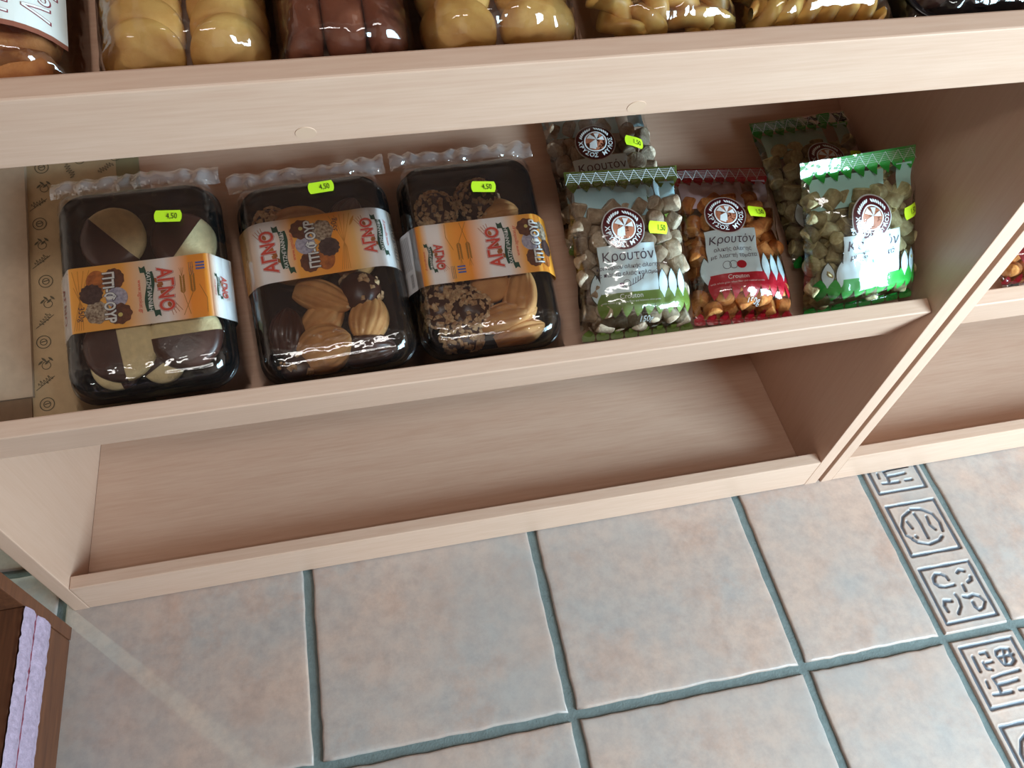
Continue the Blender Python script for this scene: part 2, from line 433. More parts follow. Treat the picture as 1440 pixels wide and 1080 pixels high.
def shelving(xl, xr, tl, tr, label, caps):
    t = thing('shelving_unit', label, 'shelves', Matrix.Translation(((xl + xr) / 2, 0, 0)), 'beech shelving units')
    cx = (xl + xr) / 2; a, b = xl - cx, xr - cx
    H, D = 1.42, 0.42
    board('end_panel', a - tl, a, 0.0, D, 0.0, H, W_Z, t)
    board('end_panel', b, b + tr, 0.0, D, 0.0, H, W_Z, t)
    board('back_panel', a + .0005, b - .0005, D - 0.008, D, 0.018, H, W_X, t, 0)
    board('base_board', a + .0003, b - .0003, 0.0165, D - 0.008, 0.0005, 0.0165, W_X, t, 0.0005)
    board('base_rail', a - 0.0003 if tl < 0.0175 else a + .0003, b - .0003, 0.0, 0.0162, 0.0015, 0.0655, W_X, t)
    for O, face, thick, sname in ((O_MID, 0.0755, 0.0165, 'shelf'), (O_TOP, 0.0672, 0.0148, 'shelf'), (O_HIGH, 0.0672, 0.0148, 'shelf')):
        M = Matrix.Translation(O) @ Matrix.Rotation(TILT, 4, 'X')
        dl = (D - 0.010 - O.y) / math.cos(TILT) - 0.006
        board('shelf', a + .0003, b - .0003, 0.0, dl, -0.018, 0.0, W_X, t, 0.0005, M)
        lip = board('shelf_lip', a + .0003, b - .0003, -thick, -0.0002, 0.045 - face, 0.045, W_X, t, 0.0014, M)
        if O is O_TOP:
            for (ux, wz) in caps:
                bm = bmesh.new()
                bmesh.ops.create_cone(bm, cap_ends=True, segments=28, radius1=0.0072, radius2=0.0066, depth=0.0012)
                bmesh.ops.rotate(bm, verts=bm.verts, cent=(0, 0, 0), matrix=Matrix.Rotation(math.pi / 2, 3, 'X'))
                bmesh.ops.translate(bm, verts=bm.verts, vec=(ux - cx, -thick + 0.0003, wz))
                from_bm('screw_cap', bm, W_CAP, lip)
    return t
shelving(-0.5144, 0.4584, 0.0181, 0.0185, 'long beech laminate shelving unit carrying the cookie trays and crouton bags', [(-0.1463, -0.0100), (0.0778, -0.0112)])
shelving(0.5013, 1.474, 0.0170, 0.0185, 'beech laminate shelving unit cut off at the right, beside the border tiles', [])

# ------------------------------------------------------------------ brown cabinet with lace edged shelf, lower left
cab = thing('cabinet', 'reddish brown wooden cabinet with white lace shelf edging at lower left', 'cabinet', Matrix.Translation((-0.533, -0.021, 0)))
cw, cd = 0.42, 1.10          # runs away to -x and towards the viewer (-y)
board('side_panel', -cw, 0, -0.016, 0, 0.0, 0.85, DARKWOOD, cab)
board('side_panel', -cw, 0, -cd, -cd + 0.016, 0.0, 0.85, DARKWOOD, cab)
board('back_panel', -cw, -cw + 0.01, -cd + .0165, -0.0165, 0.0, 0.85, DARKWOOD, cab, 0)
board('plinth', -0.02, -0.001, -cd + .0165, -0.0165, 0.0, 0.058, DARKWOOD, cab)
for z in (0.058, 0.45, 0.834):
    board('shelf', -cw + .0105, -0.001 if z < 0.8 else 0.0, -cd + .0165, -0.0165, z, z + (0.066 if z < 0.1 else 0.016), DARKWOOD, cab)
LACE = plain('white_lace_paper', srgb(176, 152, 170), 0.8, noise_amt=0.28, nscale=160, bump=0.5, bscale=350)
def lace(z0, z1, seed):
    n = 240; V = []; F = []
    L = cd - 0.035
    for i in range(n + 1):
        y = -0.017 - L * i / n
        sc = 0.0016 * abs(math.sin(y / 0.016 * math.pi))
        for k in range(9):
            t = k / 8
            z = z0 + (z1 - z0) * t + (sc if t > .9 else 0) - (sc if t < .1 else 0)
            V.append((0.0012 + 0.0028 * abs(math.sin(t * math.pi)) + 0.0012 * nz(y * 220, t * 5, seed), y, z))
    for i in range(n):
        for k in range(8):
            a = i * 9 + k; F.append((a, a + 9, a + 10, a + 1))
    link_mesh('lace_trim', V, F, LACE, cab, True)['label'] = 'white scalloped lace strip along shelf edge'
lace(0.0600, 0.0945, 1.0); lace(0.0985, 0.1245, 7.0)
board('red_piping', -0.0005, 0.0012, -cd + .0165, -0.017, 0.0948, 0.0982, plain('dark_red_thread', srgb(120, 42, 58), 0.7), cab, 0.0003)

# ------------------------------------------------------------------ kraft paper bags at the left end of the middle shelf
KR1 = plain('kraft_paper_grey', srgb(176, 152, 128), 0.8, noise_amt=0.12, nscale=90, bump=0.15, bscale=120)
KR2 = plain('kraft_paper_printed', srgb(182, 156, 120), 0.8, noise_amt=0.12, nscale=90, bump=0.15, bscale=120)
KR3 = plain('kraft_paper_olive', srgb(142, 132, 98), 0.8, noise_amt=0.12, nscale=90)
KR4 = plain('kraft_paper_fold_brown', srgb(122, 96, 72), 0.8, noise_amt=0.15, nscale=90)
PINK = plain('brown_stamp_ink', srgb(92, 84, 66), 0.8)
def sheet(name, x0, x1, y0, y1, z, th, mat, parent, amp=0.0012, seed=0.0, n=26):
    top = []; V = []; F = []
    for j in range(n + 1):
        for i in range(9):
            x = x0 + (x1 - x0) * i / 8; y = y0 + (y1 - y0) * j / n
            V.append((x, y, z + th + amp * (0.6 + nz(x * 22, y * 14, seed))))
    for j in range(n):
        for i in range(8):
            a = j * 9 + i; F.append((a, a + 1, a + 10, a + 9))
    b = len(V); V += [(x, y, z) for (x, y, _) in V[:b]]
    F += [tuple(q + b for q in f[::-1]) for f in F[:]]
    per = [i for i in range(9)] + [j * 9 + 8 for j in range(1, n + 1)] + [n * 9 + i for i in range(7, -1, -1)] + [j * 9 for j in range(n - 1, 0, -1)]
    for q, p_ in enumerate(per):
        r = per[(q + 1) % len(per)]; F.append((p_, p_ + b, r + b, r))
    return link_mesh(name, V, F, mat, parent, False)
pb = thing('paper_bag', 'printed kraft paper bag lying flat under the leftmost cookie tray', 'paper bag', SM(O_MID, -0.395, 0.0, 0.0))
sheet('bag_front', -0.050, 0.040, 0.004, 0.335, 0.0003, 0.0012, KR2, pb, 0.0006, 3.0)
sheet('gusset', 0.040, 0.062, 0.004, 0.335, 0.0003, 0.0006, KR3, pb, 0.0004, 5.0)
def stamps():
    s = S2(); rnd = random.Random(4)
    def scrib(x, y, a, n=5, w=.0135, h=.0022):
        pts = []
        for q in range(n * 6 + 1):
            t = q / (n * 6); px = (t - .5) * w; py = h * math.sin(t * n * 2 * math.pi) * (1 if q % 9 < 6 else 1.6)
            pts.append((x + math.cos(a) * px - math.sin(a) * py, y + math.sin(a) * px + math.cos(a) * py))
        s.stroke(pts, .0005)
    for k in range(15):
        y = 0.022 + k * 0.0205
        x = -0.032 + rnd.uniform(-.003, .003)
        if k % 3 == 0:
            s.ring(x, y, 0.0058, 0.0066); s.ring(x, y, 0.0026, 0.0034)
            s.stroke([(x - .002, y), (x + .003, y + .001)], .0009)
        elif k % 3 == 1:
            a = rnd.uniform(.3, 1.0)
            scrib(x, y + .002, a)
            s.stroke([(x - .008, y - .006), (x + .008, y + .006)], .0006)
        else:
            for q in range(4): s.leaf(x - .004 + q * .003, y + (q % 2) * .003, .002, .006, 0.8 * (1 if q % 2 else -1))
            s.ring(x + .001, y - .003, .0035, .0041)
    for (x, y, a) in ((-0.004, .262, -1.1), (.012, .285, .5), (.030, .262, .6), (-0.006, .298, .6)):
        scrib(x, y, a, 6, .016)
        s.ring(x + .010, y + .012, .0048, .0055)
    return s
S_ = S2()
stp = stamps()
stp.v = [v for v in stp.v]
decal('stamp_print', stp, lambda x, y, o: Vector((x, y, 0.0003 + 0.0012 + 0.0006 * (0.6 + nz(x * 22, y * 14, 3.0)) + o)), 0.0004, PINK, pb, 0.01, 1)
pa = thing('paper_bag', 'plain grey brown paper bag folded against the left end of the shelf', 'paper bag', SM(O_MID, -0.475, 0.0, 0.0))
sheet('bag_front', -0.036, 0.036, 0.030, 0.335, 0.0022, 0.004, KR1, pa, 0.0015, 8.0)
sheet('folded_flap', -0.036, 0.034, 0.003, 0.0295, 0.0022, 0.002, KR4, pa, 0.0006, 9.0)

# ------------------------------------------------------------------ price stickers
def price(parent, body, x, y, rot, mapfn, off, w=0.0215, h=0.0118):
    s = S2(); n = 5; pts = []
    d = 0.0016
    pts += [(-w / 2 + d, -h / 2), (w / 2 - d, -h / 2), (w / 2 - d * .2, -h / 4), (w / 2, 0), (w / 2 - d * .2, h / 4), (w / 2 - d, h / 2),
            (-w / 2 + d, h / 2), (-w / 2 + d * .2, h / 4), (-w / 2, 0), (-w / 2 + d * .2, -h / 4)]
    s.poly(pts)
    p_ = decal('price_sticker', s.moved(x, y, rot), mapfn, off, NEON, parent, 0.002, 6)
    p_['label'] = 'neon yellow price sticker'
    t = S2().text(body, 0.0082, 0.0034, -0.0004, 0, 0.0, 0, 'CENTER', 0.72).moved(x, y, rot)
    decal('price_text', t, mapfn, off + 0.0005, INK, p_, 0.002, 3)

# ------------------------------------------------------------------ cookie trays
COOKIE = plain('pale_butter_cookie', srgb(250, 228, 176), 0.75, noise_amt=0.16, nscale=140, bump=0.4, bscale=500)
CHOC = plain('dark_chocolate_coating', srgb(74, 40, 32), 0.35, noise_amt=0.3, nscale=60, bump=0.15, bscale=120)
TAN = plain('golden_piped_cookie', srgb(222, 166, 104), 0.75, col2=srgb(188, 126, 72), nscale=45, bump=0.3, bscale=400)
NUT = plain('chopped_nuts', srgb(226, 194, 150), 0.7, col2=srgb(168, 120, 80), nscale=220)

def cookie_disc(parent, M, r=0.027, h=0.011, half=True, rot=0.0, name='cookie'):
    n = 36; prof = [(0.0, 0.0), (.80, 0.0), (.95, .18), (1.0, .45), (.97, .72), (.88, .93), (.70, 1.0), (0.0, 1.04)]
    def rev(sc, lift, keep):
        V = []; F = []; m = len(prof)
        for i in range(n):
            a = 2 * math.pi * i / n; wob = 1 + 0.018 * nz(math.cos(a) * 1.5, math.sin(a) * 1.5, r * 999)
            for (pr, pz) in prof:
                V.append((pr * r * sc * wob * math.cos(a), pr * r * sc * wob * math.sin(a), pz * h * (1 + lift) - (lift * .5 * h) + 0.0005 * nz(pr * math.cos(a) * 5, pr * math.sin(a) * 5, 3)))
        for i in range(n):
            j = (i + 1) % n
            for k in range(m - 1): F.append((i * m + k, j * m + k, j * m + k + 1, i * m + k + 1))
        return V, F
    V, F = rev(1.0, 0.0, None)
    c = link_mesh(name, V, F, COOKIE, parent, True); c.matrix_local = M
    if half:
        V, F = rev(1.025, 0.12, None)
        bm = bmesh.new(); vv = [bm.verts.new(v) for v in V]
        for f in F:
            try: bm.faces.new([vv[i] for i in f])
            except ValueError: pass
        bmesh.ops.remove_doubles(bm, verts=bm.verts, dist=1e-6)
        bmesh.ops.bisect_plane(bm, geom=list(bm.verts) + list(bm.edges) + list(bm.faces), plane_co=(0.001, 0, 0), plane_no=(math.cos(rot), math.sin(rot), 0), clear_outer=True)
        k = from_bm('chocolate_coating', bm, CHOC, c, True); k['label'] = 'dark chocolate dipped half'
    return c

def ridged_cookie(parent, M, L=0.05, W=0.036, H=0.016, ridges=7, mat=None, shell=True):
    nu, nv = 34, 40; V = []; F = []
    for j in range(nv + 1):
        t = j / nv                       # across the ridges
        for i in range(nu + 1):
            s = i / nu
            x = (s - .5) * L; 
            wid = W * (math.sin(math.pi * min(1, .12 + .88 * s)) ** .55 if shell else math.sin(math.pi * (0.06 + .88 * s)) ** .4)
            a = math.pi * t
            y = -wid / 2 * math.cos(a)
            e = math.sin(math.pi * (0.03 + .94 * s)) ** .5
            z = H * math.sin(a) ** .7 * e + 0.0030 * abs(math.sin(ridges * a + 1.2 * s)) ** .8 * e * math.sin(a) ** .3
            V.append((x, y, z))
    for j in range(nv):
        for i in range(nu):
            a = j * (nu + 1) + i; F.append((a, a + 1, a + nu + 2, a + nu + 1))
    o = link_mesh('cookie', V, F, mat or TAN, parent, True); o.matrix_local = M; return o

def nut_ball(parent, M, r=0.020, seed=1, nn=110):
    bm = bmesh.new(); bmesh.ops.create_icosphere(bm, subdivisions=3, radius=r)
    for v in bm.verts:
        d = 1 + 0.08 * nz(v.co.x * 90, v.co.y * 90, v.co.z * 90 + seed); v.co *= d; v.co.z *= .78
    c = from_bm('cookie', bm, CHOC, parent, True); c.matrix_local = M
    rnd = random.Random(seed); V = []; F = []
    for k in range(nn):
        d = Vector((rnd.gauss(0, 1), rnd.gauss(0, 1), abs(rnd.gauss(0, 1)) - .15)).normalized()
        p_ = Vector((d.x * r, d.y * r, d.z * r * .78)) * 1.02
        s = rnd.uniform(.0018, .0042); q = Matrix.Rotation(rnd.uniform(0, 6.28), 3, d) @ d.to_track_quat('Z', 'Y').to_matrix()
        b = len(V)
        for (x, y, z) in ((-1, -.6, 0), (1, -.7, 0), (.8, .7, 0), (-.9, .6, 0), (-.5, -.3, .7), (.6, -.3, .6), (.4, .4, .75), (-.5, .4, .6)):
            V.append(p_ + q @ Vector((x * s * rnd.uniform(.7, 1.2), y * s * rnd.uniform(.7, 1.2), z * s)))
        for f in ((4, 5, 6, 7), (0, 1, 5, 4), (1, 2, 6, 5), (2, 3, 7, 6), (3, 0, 4, 7)): F.append(tuple(i + b for i in f))
    k = link_mesh('chopped_nuts', V, F, NUT, c, False); k['kind'] = 'stuff'; k['label'] = 'coating of pale chopped nuts'
    return c

def gradient_mat(name, stops, half):
    m, nt, b = new_mat(name)
    tc = nt.nodes.new('ShaderNodeTexCoord'); sx = nt.nodes.new('ShaderNodeSeparateXYZ')
    nt.links.new(tc.outputs['Object'], sx.inputs[0])
    mr = nt.nodes.new('ShaderNodeMapRange'); mr.inputs[1].default_value = -half; mr.inputs[2].default_value = half
    nt.links.new(sx.outputs[0], mr.inputs[0])
    r = nt.nodes.new('ShaderNodeValToRGB'); el = r.color_ramp.elements
    el[0].position = stops[0][0]; el[0].color = stops[0][1]; el[1].position = stops[-1][0]; el[1].color = stops[-1][1]
    for p_, c in stops[1:-1]: e = el.new(p_); e.color = c
    nt.links.new(mr.outputs[0], r.inputs[0]); nt.links.new(r.outputs[0], b.inputs['Base Color'])
    b.inputs['Roughness'].default_value = 0.45
    return m
OR, OR2, WH = srgb(255, 186, 84), srgb(252, 168, 58), srgb(252, 250, 250)
RED = plain('logo_red', srgb(222, 78, 62), 0.5); REDO = plain('logo_outline_pale', srgb(236, 226, 224), 0.5); REDD = plain('logo_dark_outline', srgb(176, 60, 60), 0.5)
GREEN = plain('ribbon_green', srgb(22, 76, 58), 0.5); GOLD = plain('ribbon_gold', srgb(222, 206, 120), 0.5)
BROWN1 = plain('print_brown', srgb(122, 70, 44), 0.5, col2=srgb(88, 50, 34), nscale=300); BROWN2 = plain('print_dark_brown', srgb(62, 42, 42), 0.5, col2=srgb(92, 70, 66), nscale=320)
GREYP = plain('print_sugar_grey', srgb(196, 194, 210), 0.5, col2=srgb(150, 148, 170), nscale=400); ORB = plain('print_caramel', srgb(206, 124, 56), 0.5, col2=srgb(150, 84, 40), nscale=200)
NUTP = plain('print_nut', srgb(206, 190, 166), 0.5, col2=srgb(104, 76, 58), nscale=420)
WHEAT = plain('print_wheat', srgb(176, 128, 48), 0.5); BLUE = plain('flag_blue', srgb(80, 110, 200), 0.5); GREYT = plain('print_grey_text', srgb(120, 116, 118), 0.5)
TXTD = plain('print_text_outline', srgb(66, 52, 66), 0.5); FAINT = plain('print_faint_wheat', srgb(214, 150, 60), 0.5)

SL_HALF_T = 0.0615; SL_Z = 0.0478
def sleeve_path(soft):
    """cross-section of the cardboard sleeve, from lower left over the top to lower right"""
    r = 0.004 + soft
    pts = [(-0.0700, 0.0010), (-0.0783, 0.0205), (-SL_HALF_T, SL_Z), (SL_HALF_T, SL_Z), (0.0783, 0.0205), (0.0700, 0.0010)]
    out = [Vector(pts[0])]
    for a, b, c in zip(pts[:-2], pts[1:-1], pts[2:]):
        a, b, c = Vector(a), Vector(b), Vector(c); rr = min(r, (a - b).length * .45)
        p0 = b + (a - b).normalized() * rr; p1 = b + (c - b).normalized() * rr
        for k in range(7):
            t = k / 6; out.append((1 - t) ** 2 * p0 + 2 * t * (1 - t) * b + t * t * p1)
    out.append(Vector(pts[-1]))
    S = [0.0]
    for a, b in zip(out[:-1], out[1:]): S.append(S[-1] + (b - a).length)
    return out, [s - S[-1] / 2 for s in S]
def sleeve_map(path, S, y0):
    sa = np.array(S); xa = np.array([p_.x for p_ in path]); za = np.array([p_.y for p_ in path])
    def fn(s, y, off):
        x = np.interp(s, sa, xa); z = np.interp(s, sa, za)
        e = 0.0006; tx = np.interp(s + e, sa, xa) - np.interp(s - e, sa, xa); tz = np.interp(s + e, sa, za) - np.interp(s - e, sa, za)
        l = math.hypot(tx, tz) or 1
        return Vector((x - tz / l * off, y0 + y, z + tx / l * off))
    return fn

def brand(mp, par, x, flip, sc=1.0, y=0.0):
    """red word with ears of wheat beside a green ribbon; flip = reads downwards"""
    r = -math.pi / 2 if flip else math.pi / 2
    T = lambda s: s.moved(x, y, r, sc)
    w = S2()
    for q in range(4): w.stroke([(.012 + q * .0022, .004 + .004 - q * .001), (.022 + q * .0012, .015 - q * .0028)], .0005)
    for q in range(9): w.leaf(-.010 + q * .0032, -.0058 + (q % 2) * .0022 + q * .0013, .0040, .0070, -0.9)
    decal('wheat_emblem', T(w), mp, 0.0003, ORB, par, 0.006, 1)
    tx = lambda off: S2().text('AΓNO', .0190, 0, 0.0015, 0, off, 0, 'CENTER', .80)
    base = decal('brand_word', T(tx(.060)), mp, 0.0005, REDD, par, 0.006, 1)
    decal('word_outline', T(tx(.045)), mp, 0.0007, REDO, base, 0.006, 1)
    decal('word_fill', T(tx(.022)), mp, 0.0009, RED, base, 0.006, 1)
    rb = S2(); top = []; bot = []
    for k in range(13):
        t = k / 12; xx = -.0195 + .039 * t; yy = -.0122 + .0014 * math.sin(2 * math.pi * t)
        top.append((xx, yy + .0036)); bot.append((xx, yy - .0036))
    for k in range(12): rb.poly([top[k], top[k + 1], bot[k + 1], bot[k]])
    rb.poly([(.0190, -.0100), (.0255, -.0090), (.0238, -.0060), (.0257, -.0036), (.0190, -.0044)])
    rb.poly([(-.0190, -.0136), (-.0255, -.0150), (-.0238, -.0178), (-.0257, -.0202), (-.0190, -.0192)])
    rib = decal('ribbon', T(rb), mp, 0.0005, GREEN, par, 0.006, 1)
    decal('ribbon_text', T(S2().text('ΧΑΤΖΗΓΙΑΝΝΙΔΗ', .0053, 0, -.0123, 0, .016, 0, 'CENTER', .92)), mp, 0.0008, WHITEINK, rib, 0.006, 1)
    decal('web_address', T(S2().text('www.agnokat.gr', .0050, .004, -.0205)), mp, 0.0005, RED, par, 0.006, 1)

def petit(mp, par, x, flip, sc=1.0):
    r = -math.pi / 2 if flip else math.pi / 2
    T = lambda s: s.moved(x, 0, r, sc)
    D = lambda n, s, o, m: decal(n, T(s), mp, o, m, par, 0.008, 1)
    D('cookie_picture', S2().disc(-.0150, -.0075, .0118, .0088), 0.0003, ORB)
    D('cookie_picture', S2().disc(-.0165, .0075, .0105, .0092, 30, .05, 11), 0.0004, BROWN1)
    D('cookie_picture', S2().disc(.0020, .0092, .0100, .0095), 0.0005, GREYP)
    D('cookie_picture', S2().disc(.0180, .0108, .0100, .0105, 40, .06, 9), 0.0006, BROWN1)
    D('cookie_picture', S2().disc(.0190, .0112, .0020), 0.0008, GOLD)
    D('cookie_picture', S2().disc(-.0040, -.0125, .0095, .0100, 40, .07, 13), 0.0006, BROWN2)
    D('cookie_picture', S2().disc(.0140, -.0085, .0110, .0105, 40, .05, 7), 0.0005, NUTP)
    tx = lambda off: S2().text('ΠΤΙ-ΦΟΥΡ', .0135, .001, 0.0025, 0, off, 0, 'CENTER', .78)
    o = decal('product_word', T(tx(.065)), mp, 0.0010, TXTD, par, 0.008, 1)
    decal('product_word_fill', T(tx(.028)), mp, 0.0013, WHITEINK, o, 0.008, 1)

def ears(mp, par, x, y, flip, sc=1.0):
    w = S2(); 
    for (bx, ln, lean) in ((-.004, .026, .05), (.005, .026, -.10)):
        w.stroke([(bx + lean * .1, -.026), (bx, -.004), (bx + lean * .02, .004)], .0005)
        for q in range(8):
            for sg in (-1, 1): w.leaf(bx + sg * .0013, -.003 + q * .0021, .0014, .0042, -sg * .45)
        for sg in (-1, 0, 1): w.stroke([(bx, .012), (bx + sg * .0018, .0205)], .0003)
    w.stroke([(.016, -.026), (.0165, -.012), (.011, .002)], .0005)
    decal('wheat_print', w.moved(x, y, math.pi if flip else 0, sc), mp, 0.0003, WHEAT, par, 0.008, 1)
def flag(mp, par, x, y):
    s = S2()
    for q in range(3): s.rect(x - .004, y - .004 + q * .003, x + .004, y - .004 + q * .003 + .0017)
    f = decal('flag_print', s, mp, 0.0003, BLUE, par, 0.008, 0)
    t = S2()
    for q in range(3): t.stroke([(x - .010 + q * .0016, y - .009), (x - .010 + q * .0016, y + .004)], .0005)
    decal('fine_print', t, mp, 0.0003, GREYT, par, 0.008, 0)
def stalks(mp, par, x, sg=1):
    s = S2()
    for q in range(5):
        s.stroke([(x - .006 + q * .002, -.029), (x - .001 + q * .0008, -.006), (x + sg * (.010 - q * .005), .028)], .0006)
    s.leaf(x + sg * .011, .020, .0025, .012, -sg * .5)
    decal('wheat_print', s, mp, 0.0002, FAINT, par, 0.008, 1)

def tray_pack(label, u, v, w, rz, kind, width=0.150, length=0.208):
    t = thing('cookie_tray', label, 'cookie pack', SM(O_MID, u, v + length / 2, w, rz), 'wrapped cookie trays on the middle shelf')
    kx = width / 0.150
    def rr(a, b, r, z): return ring3([(x * kx, y) for x, y in rrect(a, b * length / 0.208, r)], z)
    V, F = loft([rr(.118, .176, .016, .0012), rr(.122, .180, .018, .0006 + .0006), rr(.138, .197, .022, .018), rr(.1485, .2065, .026, .0195), rr(.150, .208, .027, .0210), rr(.1485, .2065, .026, .0222),
                 rr(.140, .198, .022, .0222), rr(.126, .184, .018, .005), rr(.120, .178, .016, .0042)])
    link_mesh('tray', V, F, BLACKPL, t, True)['label'] = 'black plastic tray'
    # clear lid with rounded shoulders and small vents
    lr = [rr(.1480, .206, .026, .0226), rr(.1450, .203, .025, .0232), rr(.1430, .201, .025, .0300), rr(.1400, .198, .024, .0375), rr(.1340, .192, .022, .0432), rr(.1260, .184, .020, .0462), rr(.110, .168, .016, .0470)]
    V, F = loft(lr, False, True)
    def bump(px, py, pz, rad):
        b = len(V); n = 8
        for k in range(4):
            a = k / 3 * math.pi / 2
            for i in range(n):
                q = 2 * math.pi * i / n; V.append((px * kx + rad * math.cos(a) * math.cos(q), py + rad * math.cos(a) * math.sin(q), pz + rad * .9 * math.sin(a)))
        for k in range(3):
            for i in range(n):
                j = (i + 1) % n; F.append((b + k * n + i, b + k * n + j, b + (k + 1) * n + j, b + (k + 1) * n + i))
    hy = length / 2
    for px in (-.048, -.018, .018, .048):
        bump(px, hy - .012, .0405, .0036); bump(px, -hy + .012, .0405, .0036)
    for py in (-.075, -.055, .060, .080):
        bump(-.066, py, .0395, .0036); bump(.066, py, .0395, .0036)
    link_mesh('lid', V, F, LID, t, True)['label'] = 'clear plastic lid'
    # cookies
    rnd = random.Random(kind * 17 + 3)
    T3 = lambda x, y, z: Matrix.Translation((x, y, z))
    RX = lambda a: Matrix.Rotation(math.radians(a), 4, 'X'); RY = lambda a: Matrix.Rotation(math.radians(a), 4, 'Y'); RZ = lambda a: Matrix.Rotation(math.radians(a), 4, 'Z')
    if kind == 1:
        for (x, y, z, rx, ry, rot, r) in ((-.024, .055, .019, 8, -8, 42, .031), (.036, .046, .012, 0, 14, -35, .030), (-.026, -.052, .018, 10, -4, 4, .033), (.031, -.050, .018, 8, 5, 92, .032),
                                          (-.030, .000, .010, 6, 0, 130, .029), (.030, -.002, .012, 0, 0, 40, .029), (-.036, -.066, .007, 25, 0, 190, .022), (.005, -.068, .007, 25, 0, 300, .020)):
            cookie_disc(t, T3(x * kx, y, z + .005) @ RX(rx) @ RY(ry), r, .013, True, math.radians(rot))
    elif kind == 2:
        ridged_cookie(t, T3(-.012, -.068, .012) @ RZ(20) @ RX(12), .052, .050, .022, 8)
        ridged_cookie(t, T3(.034, -.044, .010) @ RZ(70) @ RX(8), .044, .040, .020, 7)
        ridged_cookie(t, T3(-.006, -.018, .016) @ RZ(-28), .058, .032, .018, 5)
        ridged_cookie(t, T3(-.010, -.036, .006) @ RZ(40) @ RX(20), .05, .036, .018, 5)
        ridged_cookie(t, T3(-.018, .066, .012) @ RZ(5), .062, .034, .018, 5)
        ridged_cookie(t, T3(.030, .064, .009) @ RZ(60), .05, .036, .018, 6, CHOC)
        nut_ball(t, T3(.030, -.018, .018), .021, 5, 30)
        ridged_cookie(t, T3(-.046, -.045, .008) @ RZ(80), .05, .036, .020, 6, CHOC)
        ridged_cookie(t, T3(.030, -.078, .007) @ RZ(0), .05, .036, .016, 6, CHOC)
        nut_ball(t, T3(-.042, -.082, .012), .017, 9, 14)
        nut_ball(t, T3(-.044, .070, .014), .016, 12, 90)
        ridged_cookie(t, T3(-.020, .020, .010), .055, .036, .02, 6); ridged_cookie(t, T3(.034, .018, .010) @ RZ(30), .05, .036, .02, 6)
    else:
        nut_ball(t, T3(.010, .064, .020), .022, 3); nut_ball(t, T3(-.034, .058, .016), .021, 4, 120)
        ridged_cookie(t, T3(.030, .046, .012) @ RZ(10), .045, .036, .020, 6)
        nut_ball(t, T3(-.046, -.048, .015), .019, 6, 80); nut_ball(t, T3(-.018, -.052, .019), .023, 7, 170); nut_ball(t, T3(-.030, -.078, .013), .021, 8, 150)
        nut_ball(t, T3(-.040, -.025, .016), .020, 21, 120)
        ridged_cookie(t, T3(.036, -.045, .017) @ RZ(75) @ RX(-6), .062, .036, .020, 5)
        ridged_cookie(t, T3(.020, -.066, .016) @ RZ(8), .062, .030, .018, 5)
        ridged_cookie(t, T3(.030, -.084, .009) @ RZ(14), .055, .028, .018, 5)
        cookie_disc(t, T3(.006, -.030, .021) @ RX(14), .020, .014, False).data.materials[0] = TAN
        ridged_cookie(t, T3(-.030, .010, .010), .055, .036, .02, 6); ridged_cookie(t, T3(.034, .010, .010) @ RZ(30), .05, .036, .02, 6)
    # cardboard sleeve with its print
    soft = (0.0005, 0.012, 0.006)[kind - 1]
    path, S = sleeve_path(soft)
    y0 = (-0.0105, 0.0250, -0.0015)[kind - 1]
    hh = 0.0315
    V = []; F = []
    for k, p_ in enumerate(path):
        V += [(p_.x, y0 - hh, p_.y), (p_.x, y0 + hh, p_.y)]
    F = [(2 * k, 2 * k + 2, 2 * k + 3, 2 * k + 1) for k in range(len(path) - 1)]
    if kind == 1: stops = [(0.0, WH), (.105, srgb(232, 222, 214)), (.112, OR), (.40, OR), (.55, srgb(236, 222, 208)), (.64, WH), (.78, OR2), (.88, OR2), (.93, WH), (1.0, WH)]
    elif kind == 2: stops = [(0.0, OR2), (.06, srgb(238, 190, 136)), (.14, WH), (.24, WH), (.36, OR), (.62, OR2), (.72, srgb(240, 200, 130)), (.82, WH), (.93, WH), (1.0, srgb(240, 186, 120))]
    else: stops = [(0.0, srgb(206, 204, 206)), (.108, srgb(206, 204, 206)), (.110, OR2), (.135, OR), (.18, WH), (.25, WH), (.31, OR), (.42, OR2), (.55, WH), (.66, WH), (.78, OR), (1.0, OR2)]
    sl = link_mesh('paper_sleeve', V, F, gradient_mat('sleeve_print_%d' % kind, stops, 0.0783), t, True)
    sl['label'] = 'orange and white cardboard sleeve'
    mp = sleeve_map(path, S, y0)
    if kind == 1:
        stalks(mp, sl, -.053, 1); petit(mp, sl, -.030, True); brand(mp, sl, .020, True, 1.0); ears(mp, sl, .041, -.001, False)
        flag(mp, sl, .054, .020); brand(mp, sl, .077, True, .50)
        decal('weight_text', S2().text('350g', .0075, -.052, -.014, -math.pi / 2), mp, .0004, TXTD, sl, .01, 1)
        decal('side_print', S2().text('AΓNO', .013, -.078, 0, -math.pi / 2, .02), mp, .0004, REDD, sl, .01, 1)
    elif kind == 2:
        brand(mp, sl, -.045, False, 1.0); petit(mp, sl, -.003, False); stalks(mp, sl, .024, 1); brand(mp, sl, .050, False, .86, .002)
        decal('weight_text', S2().text('350g', .0075, .018, .018, math.pi / 2), mp, .0004, TXTD, sl, .01, 1)
        decal('side_print', S2().text('ΠΤΙ-ΦΟΥΡ', .0085, .0805, -.002, math.pi / 2, .0), mp, .0004, GREYT, sl, .01, 1)
    else:
        brand(mp, sl, -.043, True, .62, -.004); flag(mp, sl, -.022, -.019); ears(mp, sl, -.016, .004, True); brand(mp, sl, .016, False, 1.0); petit(mp, sl, .060, False, .95)
        s = S2()
